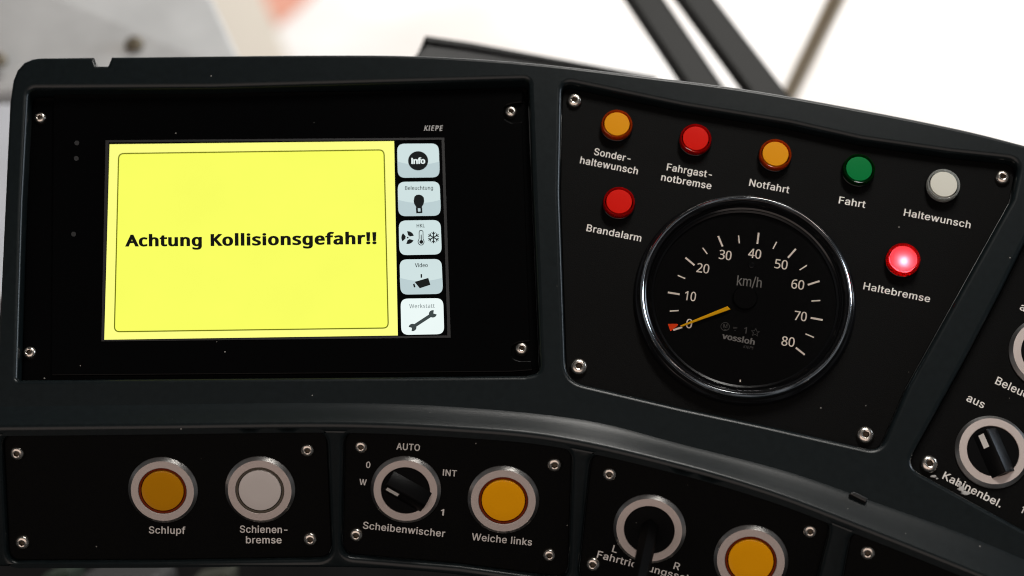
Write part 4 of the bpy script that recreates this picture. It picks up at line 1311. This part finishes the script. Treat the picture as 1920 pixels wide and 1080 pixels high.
k = key([(744.5, 269.5), (822.5, 269), (824.5, 332.5), (746, 333.5)])
icon(k, [sheet([circle(784, 301.5, 18.8, 18)], SCR, W1)])
obj('lettering', join([lettering('Info', 'B', (771.3, 307), (797.3, 306.6), 10.5, SCR, w=.0009, bold=46)]), 'scr_key_white', k)
k = key([(745.5, 341), (824.5, 340), (826.5, 404.5), (747, 405.5)])
obj('lettering', join([lettering('Beleuchtung', 'B', (759.5, 356), (812, 355.5), 6.8, SCR, w=W1, bold=14, track=24)]), 'scr_icon_soft', k)
bulb = [(780.5, 389), (779.6, 387), (776.5, 382), (775.6, 376), (777, 369), (781, 365.3), (786, 364.8), (791, 366.5), (794.5, 370), (795.4, 377), (794, 383), (791.3, 387.3), (791, 389)]
base = [(779.7, 389), (791.6, 389), (792, 399.5), (780.5, 400)]
hole = [(783.4, 390.5), (788.2, 390.5), (788.6, 396.5), (783.9, 396.8)]
icon(k, [sheet([orient(bulb, True)], SCR, W1), sheet([orient(base, True), orient(hole, False)], SCR, W1)])
k = key([(747.5, 413.5), (826, 412.5), (828.5, 477), (749, 478.5)], lowm=None)
obj('lettering', join([lettering('HKL', 'B', (781.3, 426.5), (796.5, 426.2), 6.6, SCR, w=W1, bold=14, track=20)]), 'scr_icon_soft', k)
ms = []
fx, fy = 764.5, 445.5
for a0 in (-95, 25, 145):
    P = []
    for j in range(9):
        an = R_(a0 + j * 78 / 8)
        P.append((fx + 12 * math.cos(an), fy + 12 * math.sin(an)))
    for j in range(5):
        an = R_(a0 + 66 - j * 52 / 4)
        P.append((fx + 4.2 * math.cos(an), fy + 4.2 * math.sin(an)))
    ms.append(sheet([orient(P, True)], SCR, W1))
ms.append(sheet([circle(fx, fy, 1.6)], SCR, W1))
tx = 789.5
th = rpoly([(tx - 3.6, 432, 4), (tx + 3.6, 432, 4), (tx + 3.8, 448, 1), (tx + 6.2, 453, 5), (tx + 3.5, 459.5, 4), (tx - 3.5, 459.5, 4), (tx - 6.2, 453, 5), (tx - 3.6, 448, 1)], 5)
ms.append(stroke(th, 1.3, SCR, W1, True))
ms += [sheet([circle(tx + .5, 453.6, 3.5)], SCR, W1), stroke([(tx + .2, 440), (tx + .4, 452)], 1.6, SCR, W1)]
sx_, sy_ = 812.8, 445.2
for k3 in range(6):
    an = R_(90 + k3 * 60)
    d = Vector((math.cos(an), math.sin(an)))
    n = Vector((-d.y, d.x))
    c = Vector((sx_, sy_))
    ms.append(stroke([tuple(c), tuple(c + d * 11)], 1.9, SCR, W1 + .00002 * k3))
    for sg in (-1, 1):
        ms.append(stroke([tuple(c + d * 6), tuple(c + d * 9.4 + n * sg * 3.6)], 1.5, SCR, W1 + .0002))
icon(k, ms)
k = key([(749, 486.5), (828, 485.5), (830.5, 551), (751, 552.5)])
obj('lettering', join([lettering('Video', 'B', (778, 501), (802, 500.6), 7.2, SCR, w=W1, bold=16, track=24)]), 'scr_icon_soft', k)
icon(k, [sheet([orient(q, True)], SCR, W1) for q in
         ([(777.5, 528.5), (803, 521), (807, 534), (787, 540.5)], [(774.3, 533), (777, 531.6), (779.2, 538.2), (776.2, 539.2)], [(788.6, 514), (791.4, 514), (791.4, 520.6), (788.8, 521)])])
k = key([(751, 560), (831, 559), (833, 626.5), (752.5, 628)], top='scr_key_white', lowm=None)
obj('lettering', join([lettering('Werkstatt', 'B', (767.5, 578), (815, 577), 7.6, SCR, w=W1, bold=4, track=20)]), 'scr_grey', k)
ax, ay, bx, by = 776.5, 611.5, 809.5, 590
ms = [stroke([(ax, ay), (bx, by)], 6.2, SCR, W1)]
for cx, cy, dr in ((773.5, 614, math.atan2(21.5, -33)), (811.5, 588.5, math.atan2(-21.5, 33))):
    P = []
    for j in range(15):
        an = dr + R_(42 + j * 276 / 14)
        P.append((cx + 7.4 * math.cos(an), cy + 7.0 * math.sin(an)))
    for sg in (-.55, 0, .55):
        an = dr + sg
        P.append((cx + (3.2 if sg else 1.4) * math.cos(an), cy + (3.2 if sg else 1.4) * math.sin(an)))
    ms.append(sheet([orient(P, True)], SCR, W1 + .0001))
icon(k, ms, 'scr_icon_soft')

# ---- panels below the ridge
FD = 0.0030




def front_panel(i, pxm, label):
    base = flat_front(pxm)
    # push the flat plane back so that it lies behind the bent face everywhere
    P = Shifted(base, -FD)
    pts = []
    for x, y in orient(HOLES[i], True):
        Xs = FRONT.hit(x, y)
        n = FRONT.nrm(x, y)
        # foot of the opening's wall on the flat insert
        tt = (P.hit(x, y) - Xs).dot(base.n) / n.dot(base.n)
        pts.append(project(Xs + n * tt))
    pts = offset(pts, .8)
    cx, cy = sum(p[0] for p in pts) / len(pts), sum(p[1] for p in pts) / len(pts)
    t = thing('switch_panel', Matrix.Translation(P.hit(cx, cy)), label, 'switch panel', 'switch panels under the ridge')
    obj('plate', plate(pts, [], P, .002, .0004, steps=2), 'panel', t)
    return t, P


p1, P1 = front_panel(0, 310, 'black panel under the screen with two push buttons, Schlupf and Schienenbremse')
add_screws(p1, P1, [(33, 849, 25), (577, 843, 24), (43, 1016, 25), (582, 1010, 24)])
text(p1, P1, [('Schlupf', (279, 1000), (347.5, 1001), 13)])
text(p1, P1, [('Schienen-', (449.5, 998.5), (539, 999.5), 13)])
text(p1, P1, [('bremse', (461, 1018.5), (528, 1018.8), 13)])
p2, P2 = front_panel(1, 855, 'black panel with wiper switch and yellow button, captioned Scheibenwischer and Weiche links')
add_screws(p2, P2, [(677, 837, 23), (1040, 870, 26), (668, 1002, 24), (1030, 1040, 23)])
text(p2, P2, [('AUTO', (743, 842.5), (787, 845.5), 12)])
for it in (('0', (686, 877), (694, 877.6), 11.5), ('W', (673.5, 909), (687, 910), 11), ('INT', (830, 891.5), (856, 893.5), 11.5), ('1', (826, 966), (832, 966.6), 11.5)):
    text(p2, P2, [it])
text(p2, P2, [('Scheibenwischer', (680, 991), (834, 1007), 13)])
text(p2, P2, [('Weiche links', (884, 1012.5), (997, 1023), 13)])
p3, P3 = front_panel(2, 1310, 'black panel with key-like lever switch and amber button, cut off by bottom edge')
add_screws(p3, P3, [(1143, 888, 25), (1519, 995, 25), (1112, 1057, 25)])
text(p3, P3, [('L', (1147, 1034.5), (1156, 1037), 13)])
text(p3, P3, [('R', (1262, 1066), (1273, 1069.5), 13)])
text(p3, P3, [('Fahrtrichtungsschalter', (1118.5, 1045), (1340, 1105), 13)])
p4, P4 = front_panel(3, 1740, 'black panel with one visible screw in the bottom right corner')
add_screws(p4, P4, [(1627, 1035, 27)])
pr, PR = panel('switch_panel', H_RIGHT, TOP, 0.0060, 'black panel at right edge with two rotary switches, Beleuchtung and Kabinenbeleuchtung', 'switch panel')
add_screws(pr, PR, [(1741, 871, 31)])
text(pr, PR, [('aus', (1811, 751), (1843, 766), 14.5)])
text(pr, PR, [('aus', (1911, 580), (1943, 595), 14.5)])
text(pr, PR, [('Beleuchtung', (1865, 719), (1978, 772), 14.5)])
text(pr, PR, [('Kabinenbel.', (1766, 897), (1875, 952), 14.5)])
text(pr, PR, [('1', (1913, 960), (1917, 962), 13)])
# scraped white residue along the lower edge
for cx, cy, rx, ry in ((1751, 893, 6, 3.2), (1757, 897, 3, 2), (1803, 917, 8, 5), (1811, 924, 9, 4), (1799, 908, 4, 4)):
    P = [(cx + rx * math.cos(2 * math.pi * q / 14) * random.uniform(.6, 1.2), cy + ry * math.sin(2 * math.pi * q / 14) * random.uniform(.6, 1.2)) for q in range(14)]
    obj('residue', plate(P, [], Shifted(PR, .0005), .0007, .0002, steps=2), 'residue', pr)


# ---- buttons and switches
def ring_mesh(r):
    return lathe([(1.0 * r, -.002), (1.0 * r, .045 * r), (.905 * r, .135 * r), (.705 * r, .135 * r), (.695 * r, .128 * r), (.69 * r, .02 * r)], 96, [1, 1, 0, 0, 0, 0], sharp=17)


def push_button(px, py, d, face, rim, surf, label):
    X = surf.hit(px, py)
    r = d / 2 * (X - CAM).dot(FW) / FPX
    t = thing('push_button', frame(X, surf.nrm(px, py)), label, 'push button', 'round push buttons with metal rings')
    obj('ring', ring_mesh(r), ['alu', 'alu_edge'], t, local=True)
    me = lathe([(.69 * r, .02 * r), (.688 * r, .112 * r), (.68 * r, .122 * r), (.645 * r, .120 * r), (.628 * r, .105 * r), (.625 * r, .05 * r)], 80)
    obj('rim', me, rim, t, local=True)
    me = lathe([(.608 * r, .03 * r), (.606 * r, .110 * r), (.595 * r, .126 * r), (.57 * r, .130 * r), (.3 * r, .132 * r), (0, .133 * r)], 80)
    obj('lens', me, face, t, local=True)
    return t


push_button(306, 918, 130, 'btn_amber', 'btn_rim', P1, 'amber push button in metal ring above the caption Schlupf')
push_button(488, 917, 131, 'milk', 'milk_rim', P1, 'milky white push button in metal ring above the caption Schienen-bremse')
push_button(944, 936, 134, 'btn_yellow', 'btn_rim', P2, 'yellow-amber push button in metal ring above the caption Weiche links')
push_button(1408, 1049, 139, 'btn_yellow', 'btn_rim', P3, 'amber push button in metal ring cut off by the bottom edge')


def to_local(t, surf, px, py, w=0.0):
    return MW[t.name].inverted() @ surf.hit(px, py, w)


def rotary(px, py, d, surf, dirpx, label, mark=True):
    X = surf.hit(px, py)
    r = d / 2 * (X - CAM).dot(FW) / FPX
    t = thing('rotary_switch', frame(X, surf.nrm(px, py)), label, 'rotary switch', 'rotary switches with metal rings')
    obj('ring', ring_mesh(r), ['alu', 'alu_edge'], t, local=True)
    me = lathe([(.69 * r, .02 * r), (.69 * r, .10 * r), (.67 * r, .12 * r), (0, .12 * r)], 80)
    kn = obj('knob', me, 'knob', t, local=True)
    a = to_local(t, surf, px + dirpx[0] * 20, py + dirpx[1] * 20)
    d2 = Vector((a.x, a.y, 0)).normalized()            # towards the marked end
    n2 = Vector((-d2.y, d2.x, 0))
    if mark:
        # roof-shaped grip: two sloping sides that meet in a narrow ridge
        L0, L1 = .57 * r, .68 * r
        pr_ = [(-.34, .12), (-.32, .15), (-.045, .37), (-.02, .385), (.02, .385), (.045, .37), (.32, .15), (.34, .12)]
        V, F = [], []
        for l, sh in ((-L1, .97), (-L1 + .03 * r, 1.0), (L0 - .03 * r, 1.0), (L0, .96)):
            for y, z in pr_:
                V.append(d2 * l + n2 * (y * r * sh) + Vector((0, 0, (.12 + (z - .12) * sh) * r)))
        m = len(pr_)
        for q in range(3):
            for k in range(m - 1):
                F.append((q * m + k, q * m + k + 1, (q + 1) * m + k + 1, (q + 1) * m + k))
        F.append(tuple(range(m)))
        F.append(tuple(reversed(range(3 * m, 4 * m))))
        me = weld(mesh('grip', V, F, True), 1e-7, R_(25))
        gr_ = obj('grip', me, 'knob', kn, local=True)
        # white pointer line lying on the side of the grip that faces the driver
        s = mark
        y0, z0, y1, z1 = .045 * s, .37, .32 * s, .15
        V = []
        for l in (.12 * r, .50 * r):
            for f in (.22, .68):
                nn = Vector((0, 0, 0))
                y, z = y0 + (y1 - y0) * f, z0 + (z1 - z0) * f
                sl = (n2 * (s * .22) + Vector((0, 0, .275))).normalized()
                V.append(d2 * l + n2 * (y * r) + Vector((0, 0, z * r)) + sl * .00012)
        obj('pointer', mesh('pointer', V, [(0, 1, 3, 2)]), 'print', kn, local=True)
    return t, kn, r, d2, n2


rotary(761, 917, 132, P2, (-.87, -.49), 'wiper rotary switch with black grip, left of the Weiche links button', mark=1)
rotary(1860, 848, 140, PR, (-.40, -.92), 'rotary switch with black grip above the caption Kabinenbel. at right edge', mark=1)
rotary(1962, 664, 142, PR, (.3, -.95), 'rotary switch cut off by the right edge, above the caption Beleuchtung', mark=1)
t, kn, r, d2, n2 = rotary(1218, 991, 136, P3, (.12, -1), 'direction switch with long black key lever standing out, above the bottom edge', mark=0)
# the key lever: a blade that stands out from the knob towards the driver
V, F = [], []
tip = [(.42, 0), (.20, .22), (-.42, .24), (-.50, .12), (-.50, -.12), (-.42, -.24), (.20, -.22)]
lv = [(.12, 1.0, 0), (1.2, .96, -.05), (2.6, .90, -.12), (4.4, .88, -.25), (5.2, .86, -.32), (5.4, .75, -.34)]
m = len(tip)
for z, s, sh in lv:
    V += [d2 * ((x * s * .8 + sh) * r) + n2 * (y * s * r) + Vector((0, 0, z * r)) for x, y in tip]
for q in range(len(lv) - 1):
    for k in range(m):
        j = (k + 1) % m
        F.append((q * m + k, q * m + j, (q + 1) * m + j, (q + 1) * m + k))
F.append(tuple(range((len(lv) - 1) * m, len(lv) * m)))
me = weld(mesh('lever', V, F, True), 1e-7, R_(30))
obj('lever', me, 'lever', kn, local=True)

# the camera, lamps and setting stand as given at the top
bpy.context.view_layer.update()
